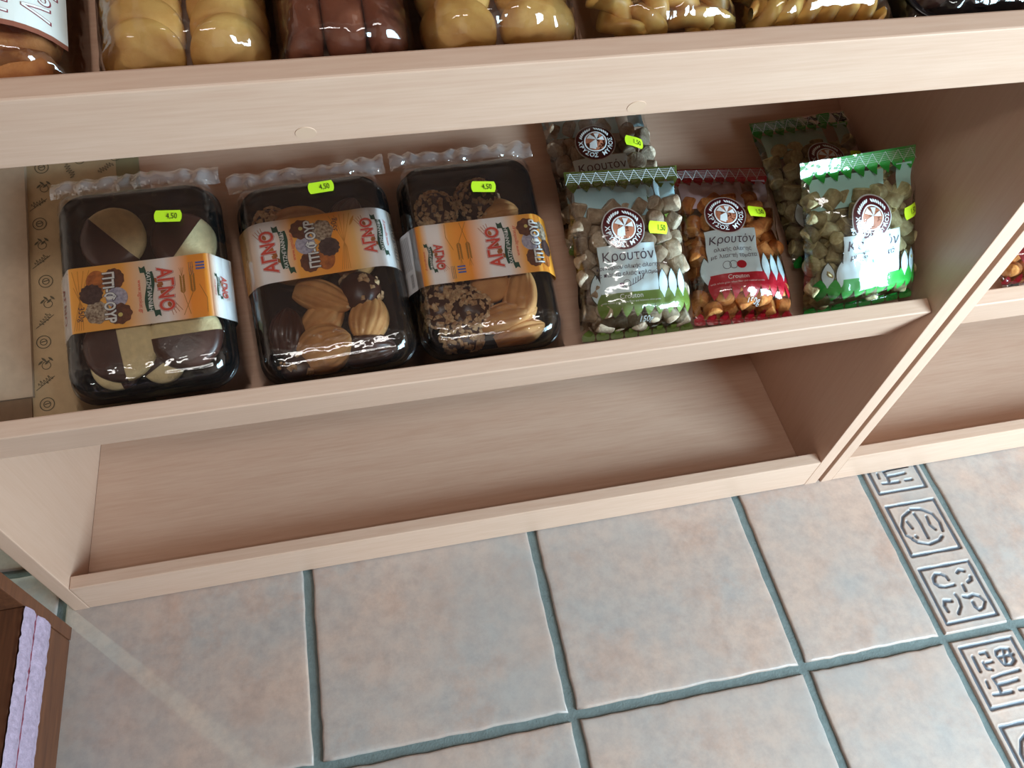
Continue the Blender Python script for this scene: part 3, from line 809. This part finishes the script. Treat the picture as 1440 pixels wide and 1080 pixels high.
        for q in range(9): s.stroke([(-.0885 + q * .0018, -.008), (-.0885 + q * .0018, .027)], .0005)
        for q in range(16): s.rect(-.088, -.027 + q * .0009, -.074, -.027 + q * .0009 + (.0005 if q % 3 else .0003))
        decal('fine_print', s, mp, .0003, GREYT, sl, .02, 0)
    # cellophane wrap: skin over the lid, gathered seal above and crumpled end below
    nx, ny = 54, 84; V = []; F = []
    hx, hyb, hyt = 0.0790 * kx, length / 2 + 0.004, length / 2 + 0.004
    seed = kind * 3.7
    for j in range(ny + 1):
        y = -hyb + (hyb + hyt) * j / ny
        for i in range(nx + 1):
            x = -hx + 2 * hx * i / nx
            ex = max(0, (abs(x) / kx - 0.060) / 0.019); eyb = max(0, (-(y) - (length / 2 - .026)) / .032); eyt = max(0, (y - (length / 2 - .016)) / .018)
            z = 0.0505 - 0.034 * min(1, ex) ** 1.6 - 0.042 * min(1.0, eyb) ** 1.7 - 0.022 * min(1, eyt) ** 1.5
            cr = min(1, eyb * 2 + 0.0) * 0.0040 + min(1, eyt) * 0.0030 + 0.0003
            z += cr * (nz(x * 70 + y * 40, y * 30 - x * 30, seed) + 0.7 * abs(nz(x * 130, y * 60 + x * 50, seed + 5)) - .2)
            if y > length / 2 + 0.004:
                z += 0.003 * nz(x * 110, y * 60, seed + 2) + 0.002 * math.sin(x * 260 + 3 * nz(x * 20, y * 20, seed))
            hxr, hyr, rr0 = .074 * kx, length / 2 - .001, .024
            qx, qy = abs(x) - (hxr - rr0), abs(y) - (hyr - rr0)
            inset = -(math.hypot(max(qx, 0), max(qy, 0)) + min(max(qx, qy), 0) - rr0)
            if inset > 0: z = max(z, 0.0016 + float(np.interp(inset, (0, .0015, .0025, .004, .007, .011, .019), (.0226, .0240, .0300, .0375, .0432, .0462, .0472))))
            xx = x + (0.004 * nz(y * 40, seed, x * 10) if y > length / 2 else 0)
            V.append((xx, y + 0.003 * nz(x * 35, seed, 1.0) * min(1, eyt), max(z, 0.0006 if eyb < 1 else 0.0005)))
    for j in range(ny):
        for i in range(nx):
            a = j * (nx + 1) + i; F.append((a, a + 1, a + nx + 2, a + nx + 1))
    link_mesh('cellophane_wrap', V, F, FILM, t, True)['label'] = 'clear cellophane wrap with crimped end'
    # gathered, sealed end of the wrap standing up behind the tray
    nx, ny = 70, 10; V = []; F = []
    for j in range(ny + 1):
        q = j / ny
        for i in range(nx + 1):
            x = (-hx * 0.985 + 1.97 * hx * i / nx)
            rag = 0.0035 * nz(x * 60, seed, 4.0) + 0.003 * nz(x * 16, seed, 9.0)
            y = length / 2 - 0.002 + q * (0.0205 + rag)
            z = 0.030 + 0.010 * math.sin(q * 2.2) - 0.010 * q + 0.0035 * nz(x * 75, q * 2.0, seed) + 0.0022 * math.sin(x * 330 + 4 * nz(x * 30, q, seed)) * q
            V.append((x + .002 * nz(q * 4, seed, x * 30), y, z))
    for j in range(ny):
        for i in range(nx):
            a = j * (nx + 1) + i; F.append((a, a + 1, a + nx + 2, a + nx + 1))
    link_mesh('film_seal', V, F, FILM_S, t, True)['label'] = 'crumpled clear film seal'
    # sticker sits on the wrap
    px, py, a = ((.031, .061, -.10), (.012, .083, .02), (.014, .063, -.12))[kind - 1]
    price(t, '4,50', px, py, a, lambda x, y, o: Vector((x, y, 0.0512 + o)), 0.0003, .0250, .0118)
    return t
tray_pack('black tray of half chocolate dipped round cookies, leftmost of the three cookie trays', -0.3255, 0.0085, 0.0032, math.radians(1.0), 1, 0.1500, 0.208)
tray_pack('black tray of ridged golden cookies, middle one of three cookie trays', -0.1600, 0.0045, 0.0005, math.radians(3.0), 2, 0.1500, 0.205)
tray_pack('black tray of nut coated chocolate cookies, beside the olive green crouton bags', -0.0065, 0.0075, 0.0005, math.radians(0.6), 3, 0.1440, 0.207)

# ------------------------------------------------------------------ crouton bags
MAROON = plain('logo_maroon', srgb(112, 34, 50), 0.45); LOGOW = plain('logo_white', srgb(222, 226, 226), 0.45)
LOGOB = plain('logo_terracotta', srgb(176, 112, 84), 0.45)
LABELW = plain('label_pale_blue_white', srgb(224, 240, 244), 0.4)
HEADW = {'olive': plain('header_pale_teal', srgb(186, 228, 238), 0.4), 'red': plain('header_pale_lilac', srgb(228, 216, 234), 0.4), 'green': plain('header_pale_mint', srgb(184, 230, 222), 0.4)}
TEXTC = plain('label_text_plum', srgb(78, 62, 84), 0.5)
SCHEMES = {
    'olive': dict(a=plain('print_olive_green', srgb(118, 142, 62), 0.4), b=plain('crouton_barley', srgb(196, 176, 150), 0.85, col2=srgb(150, 126, 102), nscale=150, bump=0.6, bscale=300), c=plain('crouton_barley_face', srgb(222, 206, 184), 0.85, col2=srgb(190, 168, 142), nscale=260, bump=0.5, bscale=500), l2=['κριθαριού ολικής άλεσης', 'με πάστα ελιάς καλαμών'], sub='with whole grain barley flour and kalamata olive paste'),
    'red': dict(a=plain('print_crimson', srgb(196, 26, 52), 0.4), b=plain('crouton_tomato', srgb(220, 146, 76), 0.85, col2=srgb(180, 102, 48), nscale=150, bump=0.6, bscale=300), c=plain('crouton_tomato_face', srgb(240, 176, 104), 0.85, col2=srgb(216, 142, 70), nscale=260, bump=0.5, bscale=500), l2=['ολικής άλεσης', 'με λιαστή τομάτα'], sub='with whole grain wheat flour and sundried tomato'),
    'green': dict(a=plain('print_bright_green', srgb(40, 172, 66), 0.4), b=plain('crouton_herb', srgb(192, 182, 138), 0.85, col2=srgb(144, 128, 88), nscale=150, bump=0.6, bscale=300), c=plain('crouton_herb_face', srgb(228, 220, 172), 0.85, col2=srgb(196, 182, 130), nscale=260, bump=0.5, bscale=500), l2=['με λαχανικά', ''], sub='with vegetables'),
}
def crouton_meshes():
    out = []
    for k, (r, h) in enumerate(((.0098, .0150), (.0090, .0185), (.0104, .0120))):
        n = 20; rings = []
        for (f, z) in ((.0, -.5), (.78, -.5), (.95, -.44), (1.0, -.3), (.97, .0), (1.0, .3), (.95, .44), (.78, .5), (0.0, .5)):
            ring = []
            for i in range(n):
                a = 2 * math.pi * i / n; d = 1 + .07 * nz(math.cos(a) * 1.4, math.sin(a) * 1.4, k * 5 + z * 1.3)
                ring.append((f * r * d * math.cos(a) * 1.08, f * r * d * math.sin(a) * .92, z * h + .0006 * nz(math.cos(a) * 3, math.sin(a) * 3, k)))
            rings.append(ring)
        V, F = loft(rings, False, False)
        me = bpy.data.meshes.new('crouton'); me.from_pydata(V, [], F); me.update()
        me.polygons.foreach_set('material_index', [1 if (q // n) in (0, 1, 6, 7) else 0 for q in range(len(F))])
        me.polygons.foreach_set('use_smooth', [True] * len(F)); out.append(me)
    return out
CR_BASE = crouton_meshes(); CR = {}
for key, sc in SCHEMES.items():
    CR[key] = []
    for me in CR_BASE:
        m2 = me.copy(); m2.name = 'crouton'; m2.materials.append(sc['b']); m2.materials.append(sc['c']); CR[key].append(m2)

def crouton_bag(label, key, M, W=0.122, L=0.178, T=0.042, lx=0.46, seed=1, tag=None, N=64, zoff=0.0, squash=1.0):
    sc = SCHEMES[key]
    t = thing('crouton_bag', label, 'crouton bag', M, 'crouton bags')
    ys0, ys1 = 0.008, L - 0.016            # ends of the filled part
    def prof(x, y):
        q = min(1.0, abs(2 * x / W)); px = (1 - q ** 2.6) ** 0.62 if q < 1 else 0.0
        if y <= ys0 or y >= ys1: return 0.0
        s = (y - ys0) / (ys1 - ys0)
        e = min(1.0, (s / 0.16)) if s < .16 else 1.0
        py = math.sin(e * math.pi / 2) ** .75
        if s > .60: py *= math.cos((s - .60) / .40 * math.pi / 2) ** .85
        return px * py
    def wr(x, y): 
        k = 0.0013 + 0.0012 * min(1.0, max(0.0, (y / L - .62) / .2))
        return k * (nz(x * 48, y * 40, seed * 3.1) + .6 * nz(x * 105, y * 90, seed * 1.7 + 4))
    def zf(x, y): return 0.0006 + 0.62 * T * prof(x, y) + (wr(x, y) * min(1, prof(x, y) * 3 + .1))
    def zb(x, y): return -0.38 * T * prof(x, y)
    def xw(x, y):                        # sides draw in where the bag is filled
        return x * (1 - 0.045 * math.sin(math.pi * min(1, max(0, y / L)))) + 0.0012 * nz(y * 60, seed, x * 8)
    def mp(x, y, off): return Vector((xw(x, y), y, zf(x, y) + off))
    nx, ny = 40, 58
    for (nm, fn) in (('front_film', zf), ('back_film', zb)):
        V = []; F = []
        for j in range(ny + 1):
            for i in range(nx + 1):
                x = -W / 2 + W * i / nx; y = L * j / ny
                V.append((xw(x, y), y + (0.0012 * nz(x * 60, seed, 3) if j in (0, ny) else 0), fn(x, y)))
        for j in range(ny):
            for i in range(nx):
                a = j * (nx + 1) + i
                F.append((a, a + 1, a + nx + 2, a + nx + 1) if nm == 'front_film' else (a, a + nx + 1, a + nx + 2, a + 1))
        link_mesh(nm, V, F, FILM_B, t, True)
    # croutons: relaxed random packing inside the pouch
    rnd = np.random.RandomState(seed)
    r0 = 0.0098
    P = np.zeros((N, 3))
    ymax = ys1 - 0.024
    P[:, 0] = rnd.uniform(-W / 2 + .014, W / 2 - .014, N); P[:, 1] = rnd.uniform(ys0 + .010, ymax, N)
    P[:, 2] = rnd.uniform(-.2, .5, N) * T
    for it in range(70):
        d = P[:, None] - P[None]; dist = np.linalg.norm(d, axis=2) + 1e-9
        ov = np.clip(0.0185 - dist, 0, None); np.fill_diagonal(ov, 0)
        P += (d / dist[..., None] * ov[..., None]).sum(1) * 0.35
        P[:, 0] = np.clip(P[:, 0], -W / 2 + .012, W / 2 - .012); P[:, 1] = np.clip(P[:, 1], ys0 + .008, ymax)
        for i in range(N):
            pr = prof(P[i, 0], P[i, 1]); hi = 0.62 * T * pr - 0.0128; lo = -0.38 * T * pr + 0.0085
            if hi < lo: hi = lo = (hi + lo) / 2
            P[i, 2] = min(hi, max(lo, P[i, 2]))
    for i in range(N):
        o = bpy.data.objects.new('crouton', CR[key][i % 3]); COL.objects.link(o); o.parent = t
        o.location = P[i]; o.rotation_euler = tuple(rnd.uniform(0, 6.28, 3)); s = rnd.uniform(.86, 1.04); o.scale = (s, s, s)
    A = sc['a']; IN = -0.0007
    # crimped header with pointed leaf edge
    hd = S2().rect(-W / 2 + .0005, L - .0125, W / 2 - .0005, L - .0002)
    nl = 9
    for k in range(nl):
        x = -W / 2 + W * (k + .5) / nl; h = W / nl
        hd.poly([(x - h * .5, L - .0120), (x - h * .34, L - .0168), (x, L - .0228), (x + h * .34, L - .0168), (x + h * .5, L - .0120)])
    header = decal('header_print', hd, mp, IN, A, t, 0.006)
    zz = S2()
    for k in range(nl * 2):
        x = -W / 2 + W * k / (nl * 2); zz.stroke([(x, L - (.002 if k % 2 else .0135)), (x + W / nl / 2, L - (.0135 if k % 2 else .002))], .00036)
    for q in range(5): zz.stroke([(-W / 2 + .003, L - .003 - q * .0019), (W / 2 - .003, L - .003 - q * .0019)], .00022)
    decal('seal_crimps', zz, mp, 0.0003, LOGOW, header, 0.01, 2)
    # pale panel printed on the back film, showing through the empty top of the bag
    pv = S2().rect(-W * .44, L - .050, W * .20, L - .018).rect(W * .32, L - .044, W * .46, L - .016)
    decal('pale_panel_print', pv, lambda x, y, o: Vector((xw(x, y), y, zb(x, y) + 0.0006 + .5 * (zf(x, y) - zb(x, y)))), 0, HEADW[key], t, 0.006)
    DY = -0.045
    # label panel
    cx = -W / 2 + lx * W; lw = W * 0.49; ly1, ly0 = L * (0.575 + DY), L * (0.300 + DY)
    lab = decal('label_panel', S2().rect(cx - lw / 2, ly0, cx + lw / 2, ly1), mp, IN + .0001, LABELW, t, 0.003, 6)
    fit = lw / 0.061
    def put(s, nm, m, off=IN + .0005): return decal(nm, s, mp, off, m, lab, 0.003, 2)
    put(S2().text('Κρουτόν', .0138 * fit, cx, L * (.508 + DY), 0, 0.0, .12), 'product_name', TEXTC)
    if sc['l2'][1]:
        put(S2().text(sc['l2'][0], .0066 * fit * (1 if key == 'red' else .86), cx, L * (.448 + DY), 0, 0.0, .12), 'flavour_text', TEXTC)
        put(S2().text(sc['l2'][1], .0068 * fit * (1 if key == 'red' else .86), cx, L * (.408 + DY), 0, 0.0, .12), 'flavour_text', TEXTC)
    else:
        put(S2().text(sc['l2'][0], .0082 * fit, cx, L * (.440 + DY), 0, 0.0, .12), 'flavour_text', TEXTC)
    ic = S2(); yy = L * (.352 + DY)
    if key == 'red':
        ic.ring(cx - .010, yy, .0040, .0045, n=20).ring(cx - .003, yy, .0040, .0045, n=20)
        put(S2().disc(cx + .006, yy, .0056, .0044), 'tomato_picture', A)
    elif key == 'olive':
        ic.ring(cx - .004, yy, .0034, .0039, n=20).stroke([(cx - .002, yy - .003), (cx + .006, yy), (cx + .013, yy + .004), (cx + .016, yy + .008)], .0005)
        for q in range(5): ic.stroke([(cx + .002 + q * .0028, yy - .001 + q * .001), (cx + .003 + q * .0028, yy + .004 + q * .001)], .0006)
        put(S2().disc(cx - .0095, yy - .001, .0028, .0022), 'olive_picture', plain('print_olive_purple', srgb(120, 70, 130), .5))
    else:
        ic.ring(cx - .004, yy - .001, .0036, .0041, n=20).ring(cx + .003, yy - .001, .0038, .0043, n=20)
        put(S2().leaf(cx + .002, yy + .006, .006, .014, 1.4), 'leaf_picture', plain('print_leaf_teal', srgb(130, 196, 170), .5))
    put(ic, 'line_picture', TEXTC)
    bd = S2().rect(cx - lw / 2, L * (.235 + DY), cx + lw / 2, L * (.302 + DY))
    band = decal('label_band', bd, mp, IN + .0002, A, t, 0.003, 6)
    decal('english_name', S2().text('Crouton', .0072 * fit, cx, L * (.279 + DY), 0, .005), mp, IN + .0005, WHITEINK, band, .008, 1)
    decal('english_text', S2().text(sc['sub'], .0031 * fit * (1 if len(sc['sub']) < 52 else .92), cx, L * (.249 + DY)), mp, IN + .0005, WHITEINK, band, .008, 1)
    # rows of leaves beside and under the label
    lwhite = S2(); lcol = S2(); lout = S2(); step = W / 10.5
    for k in range(11):
        x = -W / 2 + step * (k + .25)
        if abs(x - cx) > lw / 2 - step * .2 and abs(x) < W / 2 - .004:
            lwhite.leaf(x, L * (.335 + DY), step * .86, L * .165); lout.leaf(x, L * (.335 + DY), step * .98, L * .180)
        if abs(x) < W / 2 - .003: lcol.leaf(x + step * .5 if x + step * .5 < W / 2 - .003 else x, L * (.235 + DY), step * 1.02, L * .150)
    decal('leaf_print', lout, mp, IN - .0003, plain('leaf_outline', srgb(70, 80, 70), .5), t, 0.006, 2)
    decal('leaf_print', lwhite, mp, IN - .0001, LABELW, t, 0.006, 2)
    decal('leaf_print', lcol, mp, IN + .0000, A, t, 0.006, 2)
    ft = S2()
    for k in range(8): ft.leaf(-W / 2 + W * (k + .5) / 8, .004, W / 8.5, .016)
    ft.v = [(x, max(.0004, y)) for x, y in ft.v]
    decal('footer_print', ft, mp, IN, A, t, 0.006, 2)
    decal('weight_text', S2().text('150g', .0078, .004, L * .098, 0, .004), mp, IN + .0003, WHITEINK, t, .008, 1)
    # round logo
    gx, gy, gr = cx - W * .01, L * (.668 + DY), 0.0225
    base = decal('logo', S2().disc(gx, gy, gr, n=48), mp, IN + .0003, LOGOW, t, 0.003, 6)
    decal('logo_disc', S2().disc(gx, gy, gr * .945, n=48), mp, IN + .0005, MAROON, base, .003, 6)
    decal('logo_ring', S2().ring(gx, gy, gr * .50, gr * .56), mp, IN + .0008, LOGOW, base, .006, 1)
    decal('logo_centre', S2().disc(gx, gy, gr * .50, n=32), mp, IN + .0007, LOGOB, base, .003, 6)
    mill = S2()
    for k in range(6):
        a = math.radians(12 + 60 * k)
        if k in (0, 1, 2, 4): mill.poly([(gx + .05 * gr, gy + .08 * gr), (gx + gr * .44 * math.cos(a - .30), gy + .05 * gr + gr * .44 * math.sin(a - .30)), (gx + gr * .46 * math.cos(a + .32), gy + .05 * gr + gr * .40 * math.sin(a + .32))])
    mill.poly([(gx - gr * .08, gy - gr * .44), (gx + gr * .02, gy + gr * .1), (gx - gr * .30, gy - gr * .05), (gx - gr * .36, gy - gr * .30)])
    decal('mill_emblem', mill, mp, IN + .0010, LOGOW, base, .006, 1)
    decal('logo_text', S2().arc_text('ΧΡΥΣΟΣ ΜΥΛΟΣ', gr * .30, gx, gy, gr * .745, 270, 186, True, .012), mp, IN + .0009, LOGOW, base, .006, 1)
    wh = S2()
    for k in range(7):
        for sg in (-1, 1):
            a = math.radians(90 + sg * (10 + k * 9)); 
            wh.leaf(gx + gr * .74 * math.cos(a), gy + gr * .74 * math.sin(a), gr * .085, gr * .20, a - math.pi / 2 + sg * -.7)
    decal('wheat_emblem', wh, mp, IN + .0009, LOGOW, base, .006, 1)
    if tag:
        price(t, '1,50', tag[0], tag[1], tag[2], mp, 0.0008, .0222, .0125)
    return t

def seg_matrix(O, u0, v0, w0, u1, v1, w1, roll=0.0):
    """bag plane from its bottom centre to its top centre (shelf coordinates)"""
    a = O + Vector((u0, 0, 0)) + v0 * VD + w0 * WD; b = O + Vector((u1, 0, 0)) + v1 * VD + w1 * WD
    y = (b - a).normalized(); x = Vector((1, 0, 0)); x = (x - y * x.dot(y)).normalized(); z = x.cross(y)
    M = Matrix((x, y, z)).transposed().to_4x4(); M.translation = a
    h = (b - a).length / 2
    if roll: M = M @ Matrix.Translation((0, h, 0)) @ Matrix.Rotation(math.radians(roll), 4, 'Z') @ Matrix.Translation((0, -h, 0))
    return M, 2 * h
M, L = seg_matrix(O_MID, 0.150, 0.104, 0.0175, 0.148, 0.288, 0.0175)
crouton_bag('olive green printed crouton bag half hidden at the back, behind the other olive bag', 'olive', M, 0.122, L, 0.042, 0.40, 3, (0.031, L * .600, -.25), 60)
M, L = seg_matrix(O_MID, 0.393, 0.062, 0.0175, 0.390, 0.240, 0.020, 2)
crouton_bag('green printed crouton bag leaning at the back, behind the brighter green bag', 'green', M, 0.124, L, 0.042, 0.52, 4, (0.044, L * .625, .1), 60)
M, L = seg_matrix(O_MID, 0.144, 0.006, 0.019, 0.149, 0.174, 0.062)
crouton_bag('olive green printed crouton bag in front, between nut cookie tray and red bag', 'olive', M, 0.122, L, 0.048, 0.40, 5, (0.024, L * .610, -.10), 66)
M, L = seg_matrix(O_MID, 0.258, 0.006, 0.018, 0.281, 0.186, 0.018, 3)
crouton_bag('red printed crouton bag of orange croutons, between olive and green bags', 'red', M, 0.113, L, 0.046, 0.39, 6, (0.023, L * .635, .0), 62)
M, L = seg_matrix(O_MID, 0.383, 0.006, 0.021, 0.3925, 0.142, 0.106, 7)
crouton_bag('bright green printed crouton bag with glare, standing against the right panel', 'green', M, 0.130, L, 0.050, 0.47, 8, (0.046, L * .610, .15), 66)
M, L = seg_matrix(O_MID, 0.632, 0.006, 0.018, 0.632, 0.188, 0.020)
crouton_bag('red printed crouton bag cut off at the right edge, in the next shelving unit', 'red', M, 0.116, L, 0.046, 0.40, 9, None, 40)

# ------------------------------------------------------------------ bakery bags on the upper shelf
def pouch(t, W, L, T, seed, y0=0.004, film=None, crumple=1.0, flat=0.03):
    nx, ny = 46, 56; V = []; F = []
    for j in range(ny + 1):
        y = y0 + (L - y0) * j / ny
        for i in range(nx + 1):
            x = -W / 2 + W * i / nx
            q = abs(2 * x / W); px = (1 - q ** 3.2) ** .5 if q < 1 else 0
            s = (y - y0) / (L - y0); py = math.sin(min(1, s / .09) * math.pi / 2) ** .6 * (1 if s < .75 else math.cos((s - .75) / .25 * math.pi / 2))
            z = 0.003 + T * px * py
            z += crumple * (0.0016 + .0030 * max(0, 1 - s / .22)) * (nz(x * 60, y * 55, seed) + .7 * nz(x * 130 + y * 60, y * 120, seed + 3)) * (1 if 0 < j else .4)
            V.append((x, y + .0015 * nz(x * 70, seed, 2), max(.0012, z)))
    for j in range(ny):
        for i in range(nx):
            a = j * (nx + 1) + i; F.append((a, a + 1, a + nx + 2, a + nx + 1))
    return link_mesh('cellophane_bag', V, F, film or FILM, t, True)
BUN = plain('golden_biscuit', srgb(226, 184, 106), 0.6, col2=srgb(198, 142, 70), nscale=38, bump=0.2, bscale=250)
ROLL = plain('brown_cocoa_roll', srgb(146, 84, 58), 0.5, col2=srgb(118, 62, 42), nscale=50, bump=0.2, bscale=200)
RUSK = plain('toasted_rusk', srgb(190, 122, 62), 0.75, col2=srgb(144, 80, 38), nscale=60, bump=0.5, bscale=220)
TWIST = plain('glazed_twist', srgb(232, 198, 116), 0.4, col2=srgb(206, 146, 74), nscale=42)
LBW = plain('label_cream', srgb(226, 228, 222), 0.5); LBB = plain('label_brown_edge', srgb(140, 84, 66), 0.5); LBT = plain('label_script_maroon', srgb(138, 56, 66), 0.5)
def disc_cookie(parent, M, r, h, mat, name='biscuit', squash=1.0):
    n = 32; prof = [(0, 0), (.7, 0), (.9, .12), (1, .42), (.96, .70), (.82, .92), (.5, 1.04), (0, 1.08)]; m = len(prof); V = []; F = []
    for i in range(n):
        a = 2 * math.pi * i / n
        for pr, pz in prof: V.append((pr * r * math.cos(a), pr * r * squash * math.sin(a), pz * h + .0004 * nz(pr * math.cos(a) * 4, pr * math.sin(a) * 4, r * 500)))
    for i in range(n):
        j = (i + 1) % n
        for k in range(m - 1): F.append((i * m + k, j * m + k, j * m + k + 1, i * m + k + 1))
    o = link_mesh(name, V, F, mat, parent, True); o.matrix_local = M; return o
def rope(parent, M, L, r, turns, mat, name='twist', strands=2):
    V = []; F = []; ns, nr = 44, 10
    for s in range(strands):
        b = len(V)
        for i in range(ns + 1):
            t = i / ns; a = 2 * math.pi * (turns * t + s / strands); fat = min(1, math.sin(math.pi * (0.04 + .92 * t)) * 2.2) ** .6
            c = Vector((r * .52 * math.cos(a), (t - .5) * L, r * .52 * math.sin(a)))
            for k in range(nr):
                q = 2 * math.pi * k / nr
                V.append(c + Vector((r * .62 * fat * math.cos(q), r * .25 * math.sin(q) * 0, r * .62 * fat * math.sin(q))))
        for i in range(ns):
            for k in range(nr):
                j = (k + 1) % nr; F.append((b + i * nr + k, b + (i + 1) * nr + k, b + (i + 1) * nr + j, b + i * nr + j))
    o = link_mesh(name, V, F, mat, parent, True); o.matrix_local = M; return o
def capsule(parent, M, L, r, mat, name):
    rings = []
    for (f, y) in ((0, 0), (.6, .0), (.88, .03), (1, .10), (1, .5), (1, .9), (.88, .97), (.6, 1.0), (0, 1.0)):
        rings.append([(f * r * math.cos(2 * math.pi * i / 22), y * L, r + f * r * .92 * math.sin(2 * math.pi * i / 22)) for i in range(22)])
    V, F = loft(rings, False, False)
    o = link_mesh(name, V, F, mat, parent, True); o.matrix_local = M; return o
T3 = lambda x, y, z: Matrix.Translation((x, y, z))
RX = lambda a: Matrix.Rotation(math.radians(a), 4, 'X'); RY = lambda a: Matrix.Rotation(math.radians(a), 4, 'Y'); RZ = lambda a: Matrix.Rotation(math.radians(a), 4, 'Z')
GRP = 'clear bakery bags on the upper shelf'
V0 = 0.0012
# rusks with a white label
t = thing('rusk_bag', 'clear bag of brown rusks with a white label, leftmost on the upper shelf', 'bread bag', SM(O_TOP, -0.333, V0, 0.0006), GRP)
for k in range(6): capsule(t, T3(-.020, .012 + k * .030, .002) @ RZ(-90) @ T3(0, -.033, 0) @ Matrix.Diagonal((1.05, 1, 1.15, 1)), .105, .0165, RUSK, 'rusk')
pouch(t, .128, .215, .046, 11.0, .002, None, .8)
def lmap(x, y, o):
    q = abs(2 * x / .128); return Vector((x, y, .0045 + .046 * math.sqrt(max(0, 1 - q ** 3.2)) + o))
lb = decal('paper_label', S2().poly([(-.060 + .12 * k / 12, .034 - .004 * ((k - 6) / 6) ** 2) for k in range(13)] + [(.060, .17), (-.060, .17)]), lmap, .0008, LBW, t, .006)
e = S2()
for k in range(12):
    x0, x1 = -.060 + .01 * k, -.050 + .01 * k; f = lambda x: .034 - .004 * (x / .06) ** 2
    e.poly([(x0, f(x0) - .0030), (x1, f(x1) - .0030), (x1, f(x1) + .0004), (x0, f(x0) + .0004)])
decal('label_edge', e, lmap, .0010, LBB, lb, .006, 1)
for word, sz, lx_, ly_ in (('Παξιμ', .0140, .0330, .0365), ('Λεμ', .0150, .0500, .0375)):
    o = decal('label_script', S2().text(word, sz, lx_, ly_, math.pi / 2, .03, .25, 'LEFT'), lmap, .0012, LBT, lb, .004, 2)
    decal('label_script', S2().text(word, sz, lx_, ly_, math.pi / 2, .0, .25, 'LEFT'), lmap, .0016, WHITEINK, lb, .004, 2)
# two leaning stacks of round biscuits
t = thing('biscuit_bag', 'clear bag with two leaning stacks of yellow round biscuits, beside the labelled rusks', 'biscuit bag', SM(O_TOP, -0.2085, V0, 0.0006), GRP)
for sx in (-.0252, .0252):
    for k in range(9): disc_cookie(t, T3(sx + .001 * (k % 2), .0285 + k * .0165, .010) @ RX(24), .0240, .0135, BUN)
pouch(t, .104, .215, .048, 21.0, .0005)
# brown rolls
t = thing('roll_bag', 'clear bag of three dark brown cocoa rolls between the two yellow biscuit bags', 'biscuit bag', SM(O_TOP, -0.1130, V0, 0.0006), GRP)
for sx in (-.0265, .0000, .0265): capsule(t, T3(sx, .016, .0025), .17, .0132, ROLL, 'cocoa_roll')
pouch(t, .090, .215, .040, 31.0, .002, None, 1.2)
# two large biscuits
t = thing('biscuit_bag', 'clear bag with two big pale round biscuits in the centre of the upper shelf', 'biscuit bag', SM(O_TOP, -0.0150, V0, 0.0006), GRP)
for sx in (-.0262, .0262):
    for k in range(5): disc_cookie(t, T3(sx, 0.0315 + k * .027, .006) @ RX(8), .0252, .022, BUN, squash=.95)
pouch(t, .108, .215, .050, 41.0, .0005)
board('card_strip', -.044, .050, .002, .008, .0006, .006, INK, t, .0004)
# glazed twists
t = thing('twist_bag', 'clear bag of glazed yellow twisted rolls, wrinkled and shiny, near the braids', 'bread bag', SM(O_TOP, 0.0965, V0, 0.0006), GRP)
rr_ = random.Random(2)
for (x, y, z, a, b) in ((-.036, .032, .018, 24, 10), (-.010, .034, .020, -14, 0), (.018, .032, .018, 30, -8), (.040, .034, .018, 4, 0), (-.024, .064, .022, 60, 10), (.014, .066, .024, -60, 5), (.040, .078, .018, 15, 0), (-.040, .095, .016, 0, 0), (0, .105, .018, 30, 0), (.03, .125, .016, -20, 0), (-.02, .14, .016, 20, 0)):
    rope(t, T3(x * .88, y, z) @ RZ(a) @ RX(b), .042, .0125, 1.1, TWIST)
pouch(t, .103, .215, .046, 51.0, .002, None, 1.6)
# braids
t = thing('braid_bag', 'clear bag of long braided breadsticks on the right of the upper shelf', 'bread bag', SM(O_TOP, 0.2070, V0, 0.0006), GRP)
for k in range(6): rope(t, T3(-.003, .022 + k * .029, .020) @ RZ(88), .098, .0145, 2.3, TWIST, 'braid', 3)
pouch(t, .113, .215, .045, 61.0, .002)
# dark tray
t = thing('dark_tray', 'black plastic tray in shiny film at the right end of the upper shelf', 'food tray', SM(O_TOP, 0.3270, 0.0060, 0.0006), GRP)
V, F = loft([ring3(rrect(.090, .170, .016, 8, 0, .095), .001), ring3(rrect(.104, .184, .022, 8, 0, .095), .026), ring3(rrect(.110, .190, .024, 8, 0, .095), .028), ring3(rrect(.108, .188, .023, 8, 0, .095), .0295),
             ring3(rrect(.100, .180, .020, 8, 0, .095), .029), ring3(rrect(.086, .166, .016, 8, 0, .095), .006)])
link_mesh('tray', V, F, BLACKPL, t, True)
for sx in (-.024, .024):
    for k in range(4): disc_cookie(t, T3(sx, .045 + k * .04, .008) @ RX(10), .021, .018, CHOC, 'chocolate_biscuit')
pouch(t, .112, .205, .040, 71.0, -.004, None, 1.5)
